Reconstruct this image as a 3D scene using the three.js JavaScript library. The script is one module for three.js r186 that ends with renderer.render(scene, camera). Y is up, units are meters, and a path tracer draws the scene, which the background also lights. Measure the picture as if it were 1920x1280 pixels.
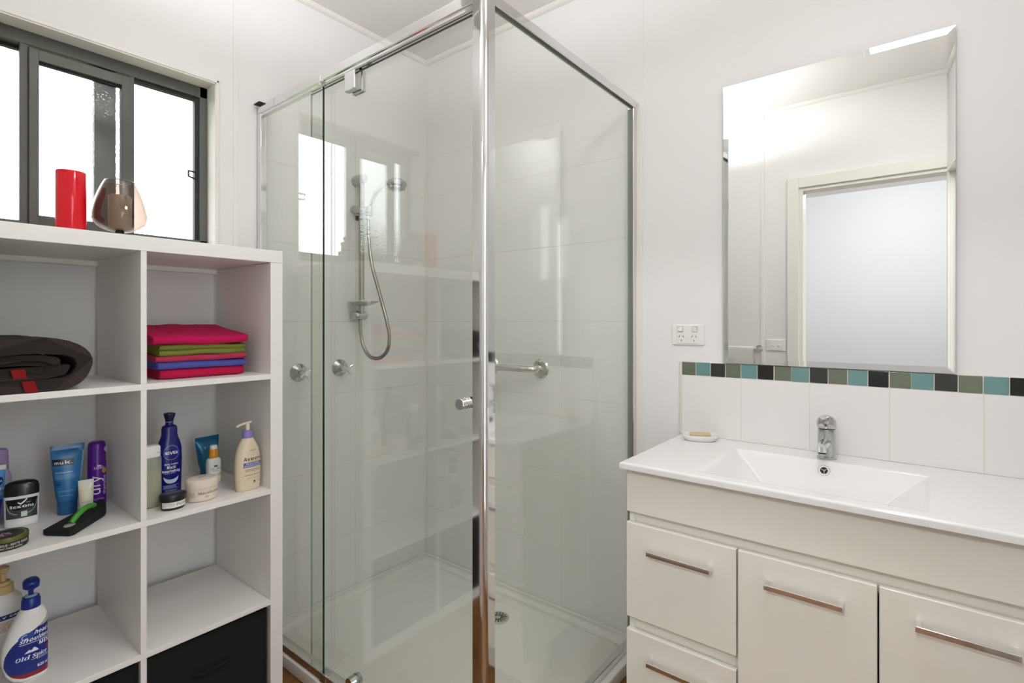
import * as THREE from 'three';
import { RoundedBoxGeometry } from 'three/addons/geometries/RoundedBoxGeometry.js';
import { mergeGeometries, toCreasedNormals as creased } from 'three/addons/utils/BufferGeometryUtils.js';
import { RectAreaLightUniformsLib } from 'three/addons/lights/RectAreaLightUniformsLib.js';
import { ImprovedNoise } from 'three/addons/math/ImprovedNoise.js';

// ------------------------------------------------------------------ camera, sky, exposure, lights
const scene = new THREE.Scene();
const renderer = new THREE.WebGLRenderer({ antialias: true });
renderer.toneMapping = THREE.LinearToneMapping;
renderer.toneMappingExposure = 0.97;
renderer.shadowMap.enabled = true;

const FOCAL = 979, YAW = 0.6716;                       // pixels of a 1920 x 1280 frame; radians to the left of -z
const camera = new THREE.PerspectiveCamera(2 * Math.atan(640 / FOCAL) * 180 / Math.PI, 1.5, 0.02, 200);
camera.position.set(2.03, 1.25, 1.84);
camera.rotation.set(0, YAW, 0);
camera.setViewOffset(1920, 1280, 0, 37, 1920, 1280);   // the lens is shifted a little: the horizon lies at pixel row 603
scene.add(camera);

scene.background = new THREE.Color().setRGB(5.6, 5.7, 5.9);   // bright overcast sky

const LAMP = { x: 1.0, y: 2.59, z: 1.15, drop: 0.36, cd: 1.7 };   // an uplighter bowl: the ceiling spreads its light
const HEAT = { x: 1.98, y: 2.59, z: 0.98, size: 0.3, nits: 25 };                    // square light panel
const HALL = { x: 1.85, y: 2.59, z: 3.1, cd: 4.6 };
const COOL = new THREE.Color().setRGB(0.985, 1.0, 1.035);
function lampLight(name, x, y, z, color, cd, radius) {
  const l = new THREE.PointLight(color, cd, 0, 2);
  l.name = name; l.position.set(x, y, z);
  l.castShadow = true; l.shadow.radius = radius; l.shadow.mapSize.set(1024, 1024); l.shadow.bias = -0.0005;
  scene.add(l);
}
lampLight('pendant_lamp', LAMP.x, LAMP.y - LAMP.drop - 0.02, LAMP.z, COOL, LAMP.cd, 1);
lampLight('hall_lamp', HALL.x, HALL.y - 0.15, HALL.z, COOL, HALL.cd, 4);
RectAreaLightUniformsLib.init();
{
  const l = new THREE.RectAreaLight(COOL, HEAT.nits, HEAT.size, HEAT.size);
  l.name = 'panel_lamp'; l.position.set(HEAT.x, HEAT.y - 0.026, HEAT.z); l.rotation.x = -Math.PI / 2; scene.add(l);
}

// ------------------------------------------------------------------ helpers
// toCreasedNormals joins corners closer than a centimetre, so it works on a thousandfold copy
function toCreasedNormals(g, angle) { g.scale(1000, 1000, 1000); const r = creased(g, angle); r.scale(0.001, 0.001, 0.001); return r; }
const PI = Math.PI, V3 = THREE.Vector3, V2 = THREE.Vector2;
let seed = 12345;
const rnd = () => (seed = (seed * 16807) % 2147483647) / 2147483647;
const perlin = new ImprovedNoise();
const noise = (x, y, z = 0) => perlin.noise(x + 31.4, y + 17.7, z + 5.3);
const count = {};
function numbered(name) {
  const n = (count[name] = (count[name] ?? -1) + 1);
  return n ? name + '_' + String(n).padStart(3, '0') : name;
}
function tag(o, label, category, group, kind) {
  if (label) o.userData.label = label;
  if (category) o.userData.category = category;
  if (group) o.userData.group = group;
  if (kind) o.userData.kind = kind;
  return o;
}
function thing(name, label, category, [x, y, z] = [0, 0, 0], turn = 0, group) {
  const o = new THREE.Group(); o.name = numbered(name); scene.add(o);
  o.position.set(x, y, z); o.rotation.y = turn;
  return tag(o, label, category, group);
}
function struct(name, label, category) {
  const o = new THREE.Group(); o.name = numbered(name); scene.add(o);
  return tag(o, label, category, null, 'structure');
}
// a part in its parent's own frame
function part(parent, name, geo, mat, label) {
  const g = Array.isArray(geo) ? merge(geo) : geo;
  const m = new THREE.Mesh(g, mat); m.name = name; m.castShadow = m.receiveShadow = true;
  if (label) m.userData.label = label;
  parent.add(m);
  return m;
}
// a part whose geometry is given in the room's coordinates (its ancestors are not turned)
function rpart(parent, name, geo, mat, label) {
  const g = Array.isArray(geo) ? merge(geo) : geo;
  let p = parent; while (p && p !== scene) { g.translate(-p.position.x, -p.position.y, -p.position.z); p = p.parent; }
  return part(parent, name, g, mat, label);
}
function merge(list) {
  const gs = list.map((g) => {
    const n = g.index ? g.toNonIndexed() : g;
    for (const k of Object.keys(n.attributes)) if (!['position', 'normal', 'uv'].includes(k)) n.deleteAttribute(k);
    if (!n.attributes.uv) n.setAttribute('uv', new THREE.BufferAttribute(new Float32Array(n.attributes.position.count * 2), 2));
    return n;
  });
  return mergeGeometries(gs);
}
// box from min to max corner, r: rounded edges
function bx(x0, y0, z0, x1, y1, z1, r = 0) {
  const w = x1 - x0, h = y1 - y0, d = z1 - z0;
  const g = r ? new RoundedBoxGeometry(w, h, d, 2, Math.min(r, w / 2.01, h / 2.01, d / 2.01)) : new THREE.BoxGeometry(w, h, d);
  return g.translate((x0 + x1) / 2, (y0 + y1) / 2, (z0 + z1) / 2);
}
function cyl(r0, r1, h, seg = 32) { return new THREE.CylinderGeometry(r1, r0, h, seg); }
// cylinder between two points
function rod(a, b, r, r2 = r, seg = 24) {
  const A = new V3(...a), B = new V3(...b), d = B.clone().sub(A);
  const g = new THREE.CylinderGeometry(r2, r, d.length(), seg);
  g.applyQuaternion(new THREE.Quaternion().setFromUnitVectors(new V3(0, 1, 0), d.clone().normalize()));
  return g.translate(...A.add(B).multiplyScalar(0.5).toArray());
}
function tube(pts, r, seg = 64, rs = 14) {
  return new THREE.TubeGeometry(new THREE.CatmullRomCurve3(pts.map((p) => new V3(...p)), false, 'centripetal'), seg, r, rs);
}
function lathe(pts, seg = 48) { return new THREE.LatheGeometry(pts.map((p) => new V2(...p)), seg); }
// lathe whose hard corners stay sharp
function latheHard(pts, seg = 48, crease = 0.6) { return toCreasedNormals(new THREE.LatheGeometry(pts.map((p) => new V2(...p)), seg), crease); }

// superellipse rings {y, a, b, p, dx, dz}
function sup(r, t) {
  const s = Math.sin(t), c = Math.cos(t), e = 2 / (r.p ?? 2);
  return [r.a * Math.sign(s) * Math.abs(s) ** e + (r.dx ?? 0), r.y, r.b * Math.sign(c) * Math.abs(c) ** e + (r.dz ?? 0)];
}
function shell(rings, seg = 48, crease = 0.7) {
  const pos = [], uv = [], idx = [];
  for (const [j, r] of rings.entries()) for (let i = 0; i <= seg; i++) { pos.push(...sup(r, (i / seg) * 2 * PI)); uv.push(i / seg, j / (rings.length - 1)); }
  const w = seg + 1;
  for (let j = 0; j < rings.length - 1; j++) for (let i = 0; i < seg; i++) {
    const a = j * w + i, b = a + 1, c = a + w, d = c + 1;
    idx.push(a, b, d, a, d, c);
  }
  for (const [j, up] of [[0, 0], [rings.length - 1, 1]]) {
    const r = rings[j], n = pos.length / 3; pos.push(r.dx ?? 0, r.y, r.dz ?? 0); uv.push(0.5, 0.5);
    for (let i = 0; i < seg; i++) up ? idx.push(j * w + i, j * w + i + 1, n) : idx.push(j * w + i + 1, j * w + i, n);
  }
  let g = new THREE.BufferGeometry();
  g.setAttribute('position', new THREE.Float32BufferAttribute(pos, 3));
  g.setAttribute('uv', new THREE.Float32BufferAttribute(uv, 2));
  g.setIndex(idx);
  return toCreasedNormals(g, crease);
}
function ringAt(rings, y) {
  for (let j = 1; j < rings.length; j++) if (y <= rings[j].y + 1e-9) {
    const A = rings[j - 1], B = rings[j], k = B.y > A.y ? (y - A.y) / (B.y - A.y) : 0, L = (q, d = 0) => (A[q] ?? d) + ((B[q] ?? d) - (A[q] ?? d)) * k;
    return { y, a: L('a'), b: L('b'), p: L('p', 2), dx: L('dx'), dz: L('dz') };
  }
  return rings[rings.length - 1];
}
// printed label that wraps the front (+z) of a shell
function wrap(rings, y0, y1, t0, t1, off = 0.0005, nx = 24, ny = 10) {
  const pos = [], uv = [], idx = [];
  for (let j = 0; j <= ny; j++) {
    const y = y0 + ((y1 - y0) * j) / ny, r = ringAt(rings, y), q = { ...r, a: r.a + off, b: r.b + off };
    for (let i = 0; i <= nx; i++) { pos.push(...sup(q, t0 + ((t1 - t0) * i) / nx)); uv.push(i / nx, j / ny); }
  }
  for (let j = 0; j < ny; j++) for (let i = 0; i < nx; i++) { const a = j * (nx + 1) + i, c = a + nx + 1; idx.push(a, a + 1, c + 1, a, c + 1, c); }
  const g = new THREE.BufferGeometry();
  g.setAttribute('position', new THREE.Float32BufferAttribute(pos, 3));
  g.setAttribute('uv', new THREE.Float32BufferAttribute(uv, 2));
  g.setIndex(idx); g.computeVertexNormals();
  return g;
}
// closed outline [[u, v], ...] carried along n steps by put(u, v, k in 0..1) -> [x, y, z]
function sweepOutline(outline, n, put, crease = 0.9) {
  const m = outline.length, pos = [], uv = [], idx = [];
  for (let k = 0; k <= n; k++) for (let i = 0; i < m; i++) { pos.push(...put(outline[i][0], outline[i][1], k / n)); uv.push(i / m, k / n); }
  for (let k = 0; k < n; k++) for (let i = 0; i < m; i++) {
    const a = k * m + i, b = k * m + ((i + 1) % m), c = a + m, d = b + m;
    idx.push(a, b, d, a, d, c);
  }
  const tri = THREE.ShapeUtils.triangulateShape(outline.map((p) => new V2(...p)), []);
  for (const [a, b, c] of tri) { idx.push(c, b, a); idx.push(n * m + a, n * m + b, n * m + c); }
  let g = new THREE.BufferGeometry();
  g.setAttribute('position', new THREE.Float32BufferAttribute(pos, 3));
  g.setAttribute('uv', new THREE.Float32BufferAttribute(uv, 2));
  g.setIndex(idx);
  // outward orientation
  const vol = () => { let s = 0; const p = g.attributes.position, a = new V3(), b = new V3(), c = new V3(); for (let i = 0; i < idx.length; i += 3) { a.fromBufferAttribute(p, idx[i]); b.fromBufferAttribute(p, idx[i + 1]); c.fromBufferAttribute(p, idx[i + 2]); s += a.dot(b.cross(c)); } return s; };
  if (vol() < 0) { for (let i = 0; i < idx.length; i += 3) [idx[i + 1], idx[i + 2]] = [idx[i + 2], idx[i + 1]]; g.setIndex(idx); }
  return toCreasedNormals(g, crease);
}
// outline of a ribbon of half width h along a path of [u, v]
function ribbon(path, h, capSteps = 5) {
  const L = [], R = [], n = path.length, dir = (i) => { const a = path[Math.max(0, i - 1)], b = path[Math.min(n - 1, i + 1)], l = Math.hypot(b[0] - a[0], b[1] - a[1]); return [(b[0] - a[0]) / l, (b[1] - a[1]) / l]; };
  const H = (i) => (typeof h === 'function' ? h(i / (n - 1)) : h);
  path.forEach((p, i) => { const [dx, dy] = dir(i), h = H(i); L.push([p[0] - dy * h, p[1] + dx * h]); R.push([p[0] + dy * h, p[1] - dx * h]); });
  const cap = (i, s) => { const [dx, dy] = dir(i), out = [], h = H(i); for (let k = 1; k < capSteps; k++) { const t = PI / 2 - (PI * k) / capSteps; out.push([path[i][0] + s * (dx * Math.cos(t) * h - dy * Math.sin(t) * h), path[i][1] + s * (dy * Math.cos(t) * h + dx * Math.sin(t) * h)]); } return out; };
  return [...L, ...cap(n - 1, 1), ...R.reverse(), ...cap(0, -1)];
}

// ------------------------------------------------------------------ textures and materials
function dataTex(n, fn, srgb, repeat) {
  const d = new Uint8Array(n * n * 4);
  for (let y = 0; y < n; y++) for (let x = 0; x < n; x++) { const c = fn(x / n, y / n), o = (y * n + x) * 4; d[o] = c[0]; d[o + 1] = c[1]; d[o + 2] = c[2]; d[o + 3] = 255; }
  const t = new THREE.DataTexture(d, n, n); t.wrapS = t.wrapT = THREE.RepeatWrapping; t.magFilter = THREE.LinearFilter;
  if (srgb) t.colorSpace = THREE.SRGBColorSpace;
  if (repeat) t.repeat.set(...repeat);
  t.needsUpdate = true;
  return t;
}
function canvasTex(w, h, draw) {
  const c = document.createElement('canvas'); c.width = w; c.height = h;
  const g = c.getContext('2d'); draw(g, w, h);
  const t = new THREE.CanvasTexture(c); t.colorSpace = THREE.SRGBColorSpace; t.anisotropy = 8;
  return t;
}
const tileNoise = (x, y, f, z = 0) => { // repeats on the unit square
  const a = x * 2 * PI, b = y * 2 * PI, R = f / (2 * PI);
  return perlin.noise(Math.cos(a) * R + 9 + z, Math.sin(a) * R + 9, Math.cos(b) * R + 3) * 0.5 + perlin.noise(Math.sin(b) * R + 4, Math.cos(a) * R + 7, Math.sin(a + b) * R * 0.5 + z) * 0.5;
};
const fuzz = dataTex(256, () => { const v = 255 * rnd(); return [v, v, v]; }, false, [6, 6]);
const pebble = dataTex(512, (x, y) => { const v = 128 + 150 * (tileNoise(x, y, 55) + 0.4 * tileNoise(x, y, 110, 3)); return [v, v, v].map((q) => Math.max(0, Math.min(255, q))); }, false, [1, 1]);
const wood = dataTex(512, (x, y) => {
  const g = tileNoise(x, y, 3) * 0.6 + Math.sin((x * 14 + tileNoise(x, y, 6) * 3) * 2 * PI) * 0.12 + (rnd() - 0.5) * 0.1;
  const k = 1 + g * 0.55; return [128 * k, 84 * k, 36 * k].map((q) => Math.max(0, Math.min(255, q)));
}, true);
const std = (o) => new THREE.MeshStandardMaterial(o), phy = (o) => new THREE.MeshPhysicalMaterial(o);
const S = (r, g, b) => new THREE.Color().setRGB(r / 255, g / 255, b / 255, THREE.SRGBColorSpace);
const M = {
  wall: std({ color: S(239, 237, 235), roughness: 0.55 }),
  wallHall: std({ color: S(234, 236, 238), roughness: 0.6 }),
  ceiling: std({ color: S(240, 236, 232), roughness: 0.8 }),
  trim: std({ color: S(238, 234, 228), roughness: 0.35 }),
  shower: phy({ color: S(240, 239, 236), roughness: 0.06, specularIntensity: 0.8 }),
  tray: phy({ color: S(243, 241, 236), roughness: 0.22 }),
  tileWhite: phy({ color: S(238, 235, 232), roughness: 0.1 }),
  grout: std({ color: S(228, 221, 210), roughness: 0.9 }),
  shelf: std({ color: S(244, 241, 236), roughness: 0.35 }),
  vanity: phy({ color: S(243, 240, 230), roughness: 0.22, clearcoat: 0.4, clearcoatRoughness: 0.1 }),
  basin: phy({ color: S(240, 238, 236), roughness: 0.08 }),
  chrome: std({ color: S(226, 226, 226), metalness: 1, roughness: 0.06 }),
  satin: std({ color: S(205, 203, 196), metalness: 1, roughness: 0.2 }),
  steel: std({ color: S(172, 168, 160), metalness: 1, roughness: 0.18 }),
  greyChrome: std({ color: S(190, 194, 192), metalness: 1, roughness: 0.12 }),
  mirror: std({ color: S(243, 245, 243), metalness: 1, roughness: 0.0 }),
  glass: phy({ color: new THREE.Color().setRGB(0.975, 0.986, 0.97), roughness: 0, transmission: 1, thickness: 0, ior: 1.5 }),
  glassEdge: phy({ color: S(22, 52, 40), roughness: 0.15 }),
  windowGlass: phy({ color: 0xffffff, roughness: 0, transmission: 1, thickness: 0, ior: 1.5 }),
  obscure: phy({ color: 0xf6faf8, roughness: 0.02, transmission: 1, thickness: 0.006, ior: 1.45, bumpMap: pebble, bumpScale: 0.0005 }),
  alu: std({ color: S(92, 92, 86), roughness: 0.45, metalness: 0.2 }),
  gasket: std({ color: S(30, 30, 32), roughness: 0.6 }),
  black: std({ color: S(14, 14, 14), roughness: 0.6 }),
  blackGloss: phy({ color: S(12, 12, 12), roughness: 0.2 }),
  wood: std({ map: wood, roughness: 0.35 }),
  white: phy({ color: S(240, 239, 236), roughness: 0.3 }),
  lampGlow: std({ color: S(250, 246, 238), emissive: S(255, 240, 220), emissiveIntensity: 1.6, roughness: 0.4 }),
};
const plastic = (r, g, b, rough = 0.3) => phy({ color: S(r, g, b), roughness: rough });
const printed = (tex, rough = 0.3) => phy({ map: tex, roughness: rough });

// ------------------------------------------------------------------ the room
const RX = 2.3, RZ = 1.8, RH = 2.59, T = 0.1;      // right wall, wall with the doorway, ceiling, thickness
const floor = struct('floor', 'warm brown timber board floor', 'floor');
{
  const n = 14, w = RX / n;
  const variants = [0, 1, 2].map((k) => { const g = bx(0.0008, -0.02, 0, w - 0.0008, 0, RZ + T, 0); const u = g.attributes.uv; for (let i = 0; i < u.count; i++) u.setXY(i, u.getX(i) * 0.25 + k * 0.31, u.getY(i) * 1.2 + k * 0.17); return g; });
  for (let i = 0; i < n; i++) { const m = part(floor, numbered('floor_board'), variants[i % 3], M.wood); m.position.x = i * w; }
  part(floor, 'subfloor', bx(-T, -0.08, -T, RX + T, -0.0205, RZ + T), M.grout);
}
const ceiling = struct('ceiling', 'flat off-white ceiling', 'ceiling');
part(ceiling, 'ceiling_sheet', bx(-T, RH, -T, RX + T, RH + 0.08, RZ + T), M.ceiling);

const wallLeft = struct('wall_left', 'off-white wall with the aluminium window', 'wall');
const WIN = { z0: 1.023, z1: 1.64, y0: 1.5, y1: 2.118 };
{
  const s = new THREE.Shape([new V2(-T, -0.02), new V2(RZ + T, -0.02), new V2(RZ + T, RH), new V2(-T, RH)]);
  s.holes.push(new THREE.Path([new V2(WIN.z0, WIN.y0), new V2(WIN.z0, WIN.y1), new V2(WIN.z1, WIN.y1), new V2(WIN.z1, WIN.y0)]));
  const g = new THREE.ExtrudeGeometry(s, { depth: T, bevelEnabled: false });
  g.rotateY(-PI / 2);                                  // (z, y) outline, thickness towards -x
  part(wallLeft, 'wall_sheet', g, M.wall);
  rpart(wallLeft, 'cover_strip', bx(0, 0, 0.944, 0.003, RH - 0.02, 0.962, 0.001), M.wall);
}
const wallBack = struct('wall_back', 'off-white wall behind shower and vanity', 'wall');
part(wallBack, 'wall_sheet', bx(-T, -0.02, -T, RX + T, RH, 0), M.wall);
part(wallBack, 'corner_strip', [bx(0.004, 0.05, 0.004, 0.014, 2.09, 0.0065, 0.001), bx(0.004, 0.05, 0.004, 0.0065, 2.09, 0.014, 0.001)], M.trim);
part(wallBack, 'cover_strip', bx(1.166, 0.04, 0, 1.193, 2.09, 0.006, 0.002), M.trim);
part(wallBack, 'cover_strip', bx(1.193, 0, 0, 1.197, RH - 0.02, 0.002), M.wall);
{ // splashback: 200 mm white tiles below a row of small glass tiles
  part(wallBack, 'grout_bed', bx(1.338, 0.8533, 0, 2.246, 1.1085, 0.0074), M.grout);
  const tile = bx(0, 0, 0, 0.198, 0.2075, 0.0045, 0.0008);
  for (const x of [1.3475, 1.5475, 1.7475, 1.9475, 2.1475]) { const g = x > 2.1 ? bx(0, 0, 0, 0.097, 0.2075, 0.0045, 0.0008) : tile; part(wallBack, numbered('splashback_tile'), g, M.tileWhite).position.set(x, 0.8535, 0.0036); }
  const cols = [[104, 112, 92], [104, 148, 146], [44, 46, 42], [104, 112, 92], [104, 148, 146], [10, 10, 8]];
  const mats = cols.map((c, i) => phy({ color: S(...c), roughness: i % 3 === 2 ? (i === 5 ? 0.08 : 0.35) : 0.15, clearcoat: i % 3 === 2 ? 0.3 : 1, clearcoatRoughness: 0.05 }));
  const mos = bx(0, 0, 0, 0.0478, 0.0455, 0.0058, 0.0016);
  for (let i = 0; i < 18; i++) {
    const m = part(wallBack, numbered('glass_tile'), mos, mats[i % 6]);
    m.position.set(1.3475 + i * 0.0499 + (i % 6 === 0 && i ? 0.001 : 0), 1.0625 + (rnd() - 0.5) * 0.0012, 0.0036); m.rotation.z = (rnd() - 0.5) * 0.012;
  }
  part(wallBack, 'tile_edge', bx(1.336, 0.854, 0, 1.3475, 1.108, 0.006, 0.002), M.grout);
}
{ // glossy white tiles inside the shower
  const rows = [0.046, 0.2995, 0.6165, 0.9335, 1.2505, 1.5675, 1.8845, 2.09], g = 0.001;
  for (const [wall, cols, put] of [[wallBack, [0.004, 0.415, 0.832, 1.166], (a, b, y0, y1) => bx(a + g, y0 + g, 0, b - g, y1 - g, 0.004, 0.0012)], [wallLeft, [0.004, 0.43, 0.862], (a, b, y0, y1) => bx(0, y0 + g, a + g, 0.004, y1 - g, b - g, 0.0012)]])
    for (let c = 0; c + 1 < cols.length; c++) for (let r = 0; r + 1 < rows.length; r++) { const m = part(wall, numbered('shower_tile'), put(cols[c], cols[c + 1], rows[r], rows[r + 1]), M.shower); const e = (rnd() - 0.5) * 0.0012; if (wall === wallBack) m.rotation.x = e * 0.6; }
  part(wallBack, 'grout_bed', bx(0.004, 0.046, 0, 1.166, 2.09, 0.0032), M.grout);
  part(wallLeft, 'grout_bed', bx(0, 0.046, 0.004, 0.0032, 2.09, 0.862), M.grout);
}
const wallRight = struct('wall_right', 'plain off-white wall beyond the vanity', 'wall');
const WIN2 = { z0: 1.26, z1: 1.745, y0: 0.3, y1: 2.04 };
part(wallRight, 'wall_sheet', [bx(RX, -0.02, -T, RX + T, RH, WIN2.z0), bx(RX, -0.02, WIN2.z1, RX + T, RH, RZ + T), bx(RX, -0.02, WIN2.z0, RX + T, WIN2.y0, WIN2.z1), bx(RX, WIN2.y1, WIN2.z0, RX + T, RH, WIN2.z1)], M.wall);

const DOOR = { x0: 1.435, x1: 2.195, y1: 2.05 };
const wallFront = struct('wall_front', 'off-white wall with the doorway, seen in the mirror', 'wall');
part(wallFront, 'wall_sheet', [bx(-T, -0.02, RZ, DOOR.x0 - 0.03, RH, RZ + T), bx(DOOR.x1 + 0.03, -0.02, RZ, RX + T, RH, RZ + T), bx(DOOR.x0 - 0.03, DOOR.y1 + 0.03, RZ, DOOR.x1 + 0.03, RH, RZ + T)], M.wall);
part(wallFront, 'cover_strip', bx(1.196, 0, RZ - 0.004, 1.218, RH - 0.02, RZ, 0.001), M.wall);
const door1 = struct('door_1', 'white doorway lining and architrave', 'doorway');
part(door1, 'door_jamb', bx(DOOR.x0 - 0.03, 0, RZ, DOOR.x0, DOOR.y1, RZ + T, 0.002), M.trim);
part(door1, 'door_jamb', bx(DOOR.x1, 0, RZ, DOOR.x1 + 0.03, DOOR.y1, RZ + T, 0.002), M.trim);
part(door1, 'door_head', bx(DOOR.x0 - 0.03, DOOR.y1, RZ, DOOR.x1 + 0.03, DOOR.y1 + 0.03, RZ + T, 0.002), M.trim);
part(door1, 'architrave', [bx(DOOR.x0 - 0.085, 0, RZ - 0.014, DOOR.x0 - 0.02, DOOR.y1 + 0.085, RZ, 0.003), bx(DOOR.x1 + 0.02, 0, RZ - 0.014, DOOR.x1 + 0.085, DOOR.y1 + 0.085, RZ, 0.003), bx(DOOR.x0 - 0.02, DOOR.y1 + 0.02, RZ - 0.014, DOOR.x1 + 0.02, DOOR.y1 + 0.085, RZ, 0.003)], M.trim);
// cornice beads
function bead(name, a, b, n1, label) { // quarter bead from a to b; n1: horizontal direction into the room
  const s = new THREE.Shape(); s.moveTo(0, 0); s.lineTo(0.02, 0); s.absarc(0, 0, 0.02, 0, -PI / 2, true); s.lineTo(0, 0);
  const A = new V3(...a), B = new V3(...b), d = B.clone().sub(A), L = d.length(); d.normalize();
  const g = new THREE.ExtrudeGeometry(s, { depth: L, bevelEnabled: false, curveSegments: 6 });
  g.applyMatrix4(new THREE.Matrix4().makeBasis(new V3(...n1), new V3(0, 1, 0), d).setPosition(A));
  if (new V3(...n1).cross(new V3(0, 1, 0)).dot(d) < 0) { const i = g.index; const p = g.attributes.position; const nn = g.toNonIndexed ? g : g; for (let k = 0; k < p.count; k += 3) for (const at of ['position', 'normal', 'uv']) { const q = nn.attributes[at], sz = q.itemSize; for (let c = 0; c < sz; c++) { const t = q.array[(k + 1) * sz + c]; q.array[(k + 1) * sz + c] = q.array[(k + 2) * sz + c]; q.array[(k + 2) * sz + c] = t; } } g.deleteAttribute('normal'); g.computeVertexNormals(); }
  const m = part(scene, name, g, M.trim); tag(m, label, 'trim', null, 'structure');
}
bead('trim_1', [0, RH, 0], [0, RH, RZ], [1, 0, 0], 'ceiling bead along the window wall');
bead('trim_2', [0, RH, 0], [RX, RH, 0], [0, 0, 1], 'ceiling bead along the vanity wall');
bead('trim_3', [0, RH, RZ], [RX, RH, RZ], [0, 0, -1], 'ceiling bead along the doorway wall');
bead('trim_4', [RX, RH, 0], [RX, RH, RZ], [-1, 0, 0], 'ceiling bead along the plain wall');
for (const [n, g, l] of [['baseboard_left', bx(0, 0, 0.9, 0.012, 0.07, RZ, 0.003), 'low white skirting under the window'], ['baseboard_right', bx(RX - 0.012, 0, 0, RX, 0.07, RZ, 0.003), 'low white skirting on the plain wall'],
  ['baseboard_front', [bx(0.012, 0, RZ - 0.012, DOOR.x0 - 0.085, 0.07, RZ, 0.003), bx(DOOR.x1 + 0.085, 0, RZ - 0.012, RX - 0.012, 0.07, RZ, 0.003)], 'low white skirting beside the doorway']]) tag(part(scene, n, g, M.trim), l, 'skirting', null, 'structure');

// the hall beyond the doorway, seen in the mirror
{
  const X0 = 0.5, X1 = 3.3, Z0 = RZ + T, Z1 = 4.6, h = struct('wall_hall', 'pale cool-white hall walls seen through the doorway in the mirror', 'wall');
  part(h, 'wall_sheet', [bx(X0 - T, -0.02, Z0, X0, RH, Z1 + T), bx(X1, -0.02, Z0, X1 + T, RH, Z1 + T), bx(X0, -0.02, Z1, X1, RH, Z1 + T), bx(RX + T, -0.02, Z0 - T, X1 + T, RH, Z0)], M.wallHall);
  const hc = struct('ceiling_hall', 'white hall ceiling', 'ceiling'); part(hc, 'ceiling_sheet', bx(X0 - T, RH, Z0, X1 + T, RH + 0.08, Z1 + T), M.ceiling);
  const hf = struct('floor_hall', 'brown timber hall floor', 'floor'); const g = bx(X0 - T, -0.08, Z0, X1 + T, 0, Z1 + T); const u = g.attributes.uv; for (let i = 0; i < u.count; i++) u.setXY(i, u.getX(i) * 4, u.getY(i) * 1.5); part(hf, 'floor_sheet', g, M.wood);
}
function oyster(name, label, x, y, z, r) {
  const t = thing(name, label, 'light', [x, y, z]);
  part(t, 'base_ring', latheHard([[0, 0], [r, 0], [r, -0.028], [r - 0.012, -0.034], [0, -0.034]].reverse()), M.satin);
  part(t, 'lamp_shade', lathe([[0, -0.105], [r * 0.3, -0.1025], [r * 0.6, -0.09], [r * 0.85, -0.066], [r * 0.95, -0.034]]), M.lampGlow);
}
{
  const t = thing('pendant_light', 'white uplighter bowl hung on three thin rods under the bathroom ceiling', 'light', [LAMP.x, LAMP.y, LAMP.z]), d = -LAMP.drop;
  part(t, 'ceiling_rose', latheHard([[0, 0], [0.045, 0], [0.045, -0.012], [0.02, -0.02], [0, -0.02]].reverse()), M.satin);
  for (let k = 0; k < 3; k++) { const a = k * 2.0944; part(t, 'stem', rod([0.03 * Math.cos(a), -0.012, 0.03 * Math.sin(a)], [0.117 * Math.cos(a), d, 0.117 * Math.sin(a)], 0.0018, 0.0018, 8), M.satin); }
  part(t, 'lamp_shade', lathe([[0.117, d], [0.1, d - 0.042], [0.06, d - 0.066], [0, d - 0.075], [0, d - 0.08], [0.063, d - 0.071], [0.105, d - 0.045], [0.123, d]].reverse()), M.white);
  part(t, 'glowing_diffuser', latheHard([[0, d - 0.048], [0.05, d - 0.05], [0.085, d - 0.056], [0.085, d - 0.058], [0, d - 0.058]].reverse()), M.lampGlow);
}
{
  const t = thing('panel_light', 'square white light panel glowing on the bathroom ceiling in front of the mirror', 'light', [HEAT.x, HEAT.y, HEAT.z]), h = HEAT.size / 2;
  part(t, 'light_frame', [bx(-h - 0.025, -0.024, -h - 0.025, h + 0.025, 0, -h, 0.004), bx(-h - 0.025, -0.024, h, h + 0.025, 0, h + 0.025, 0.004), bx(-h - 0.025, -0.024, -h, -h, 0, h, 0.004), bx(h, -0.024, -h, h + 0.025, 0, h, 0.004)], M.white);
  part(t, 'glowing_diffuser', bx(-h, -0.02, -h, h, -0.006, h), M.lampGlow);
}
oyster('ceiling_light', 'round opal ceiling light in the hall behind the doorway', HALL.x, HALL.y, HALL.z, 0.16);

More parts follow.
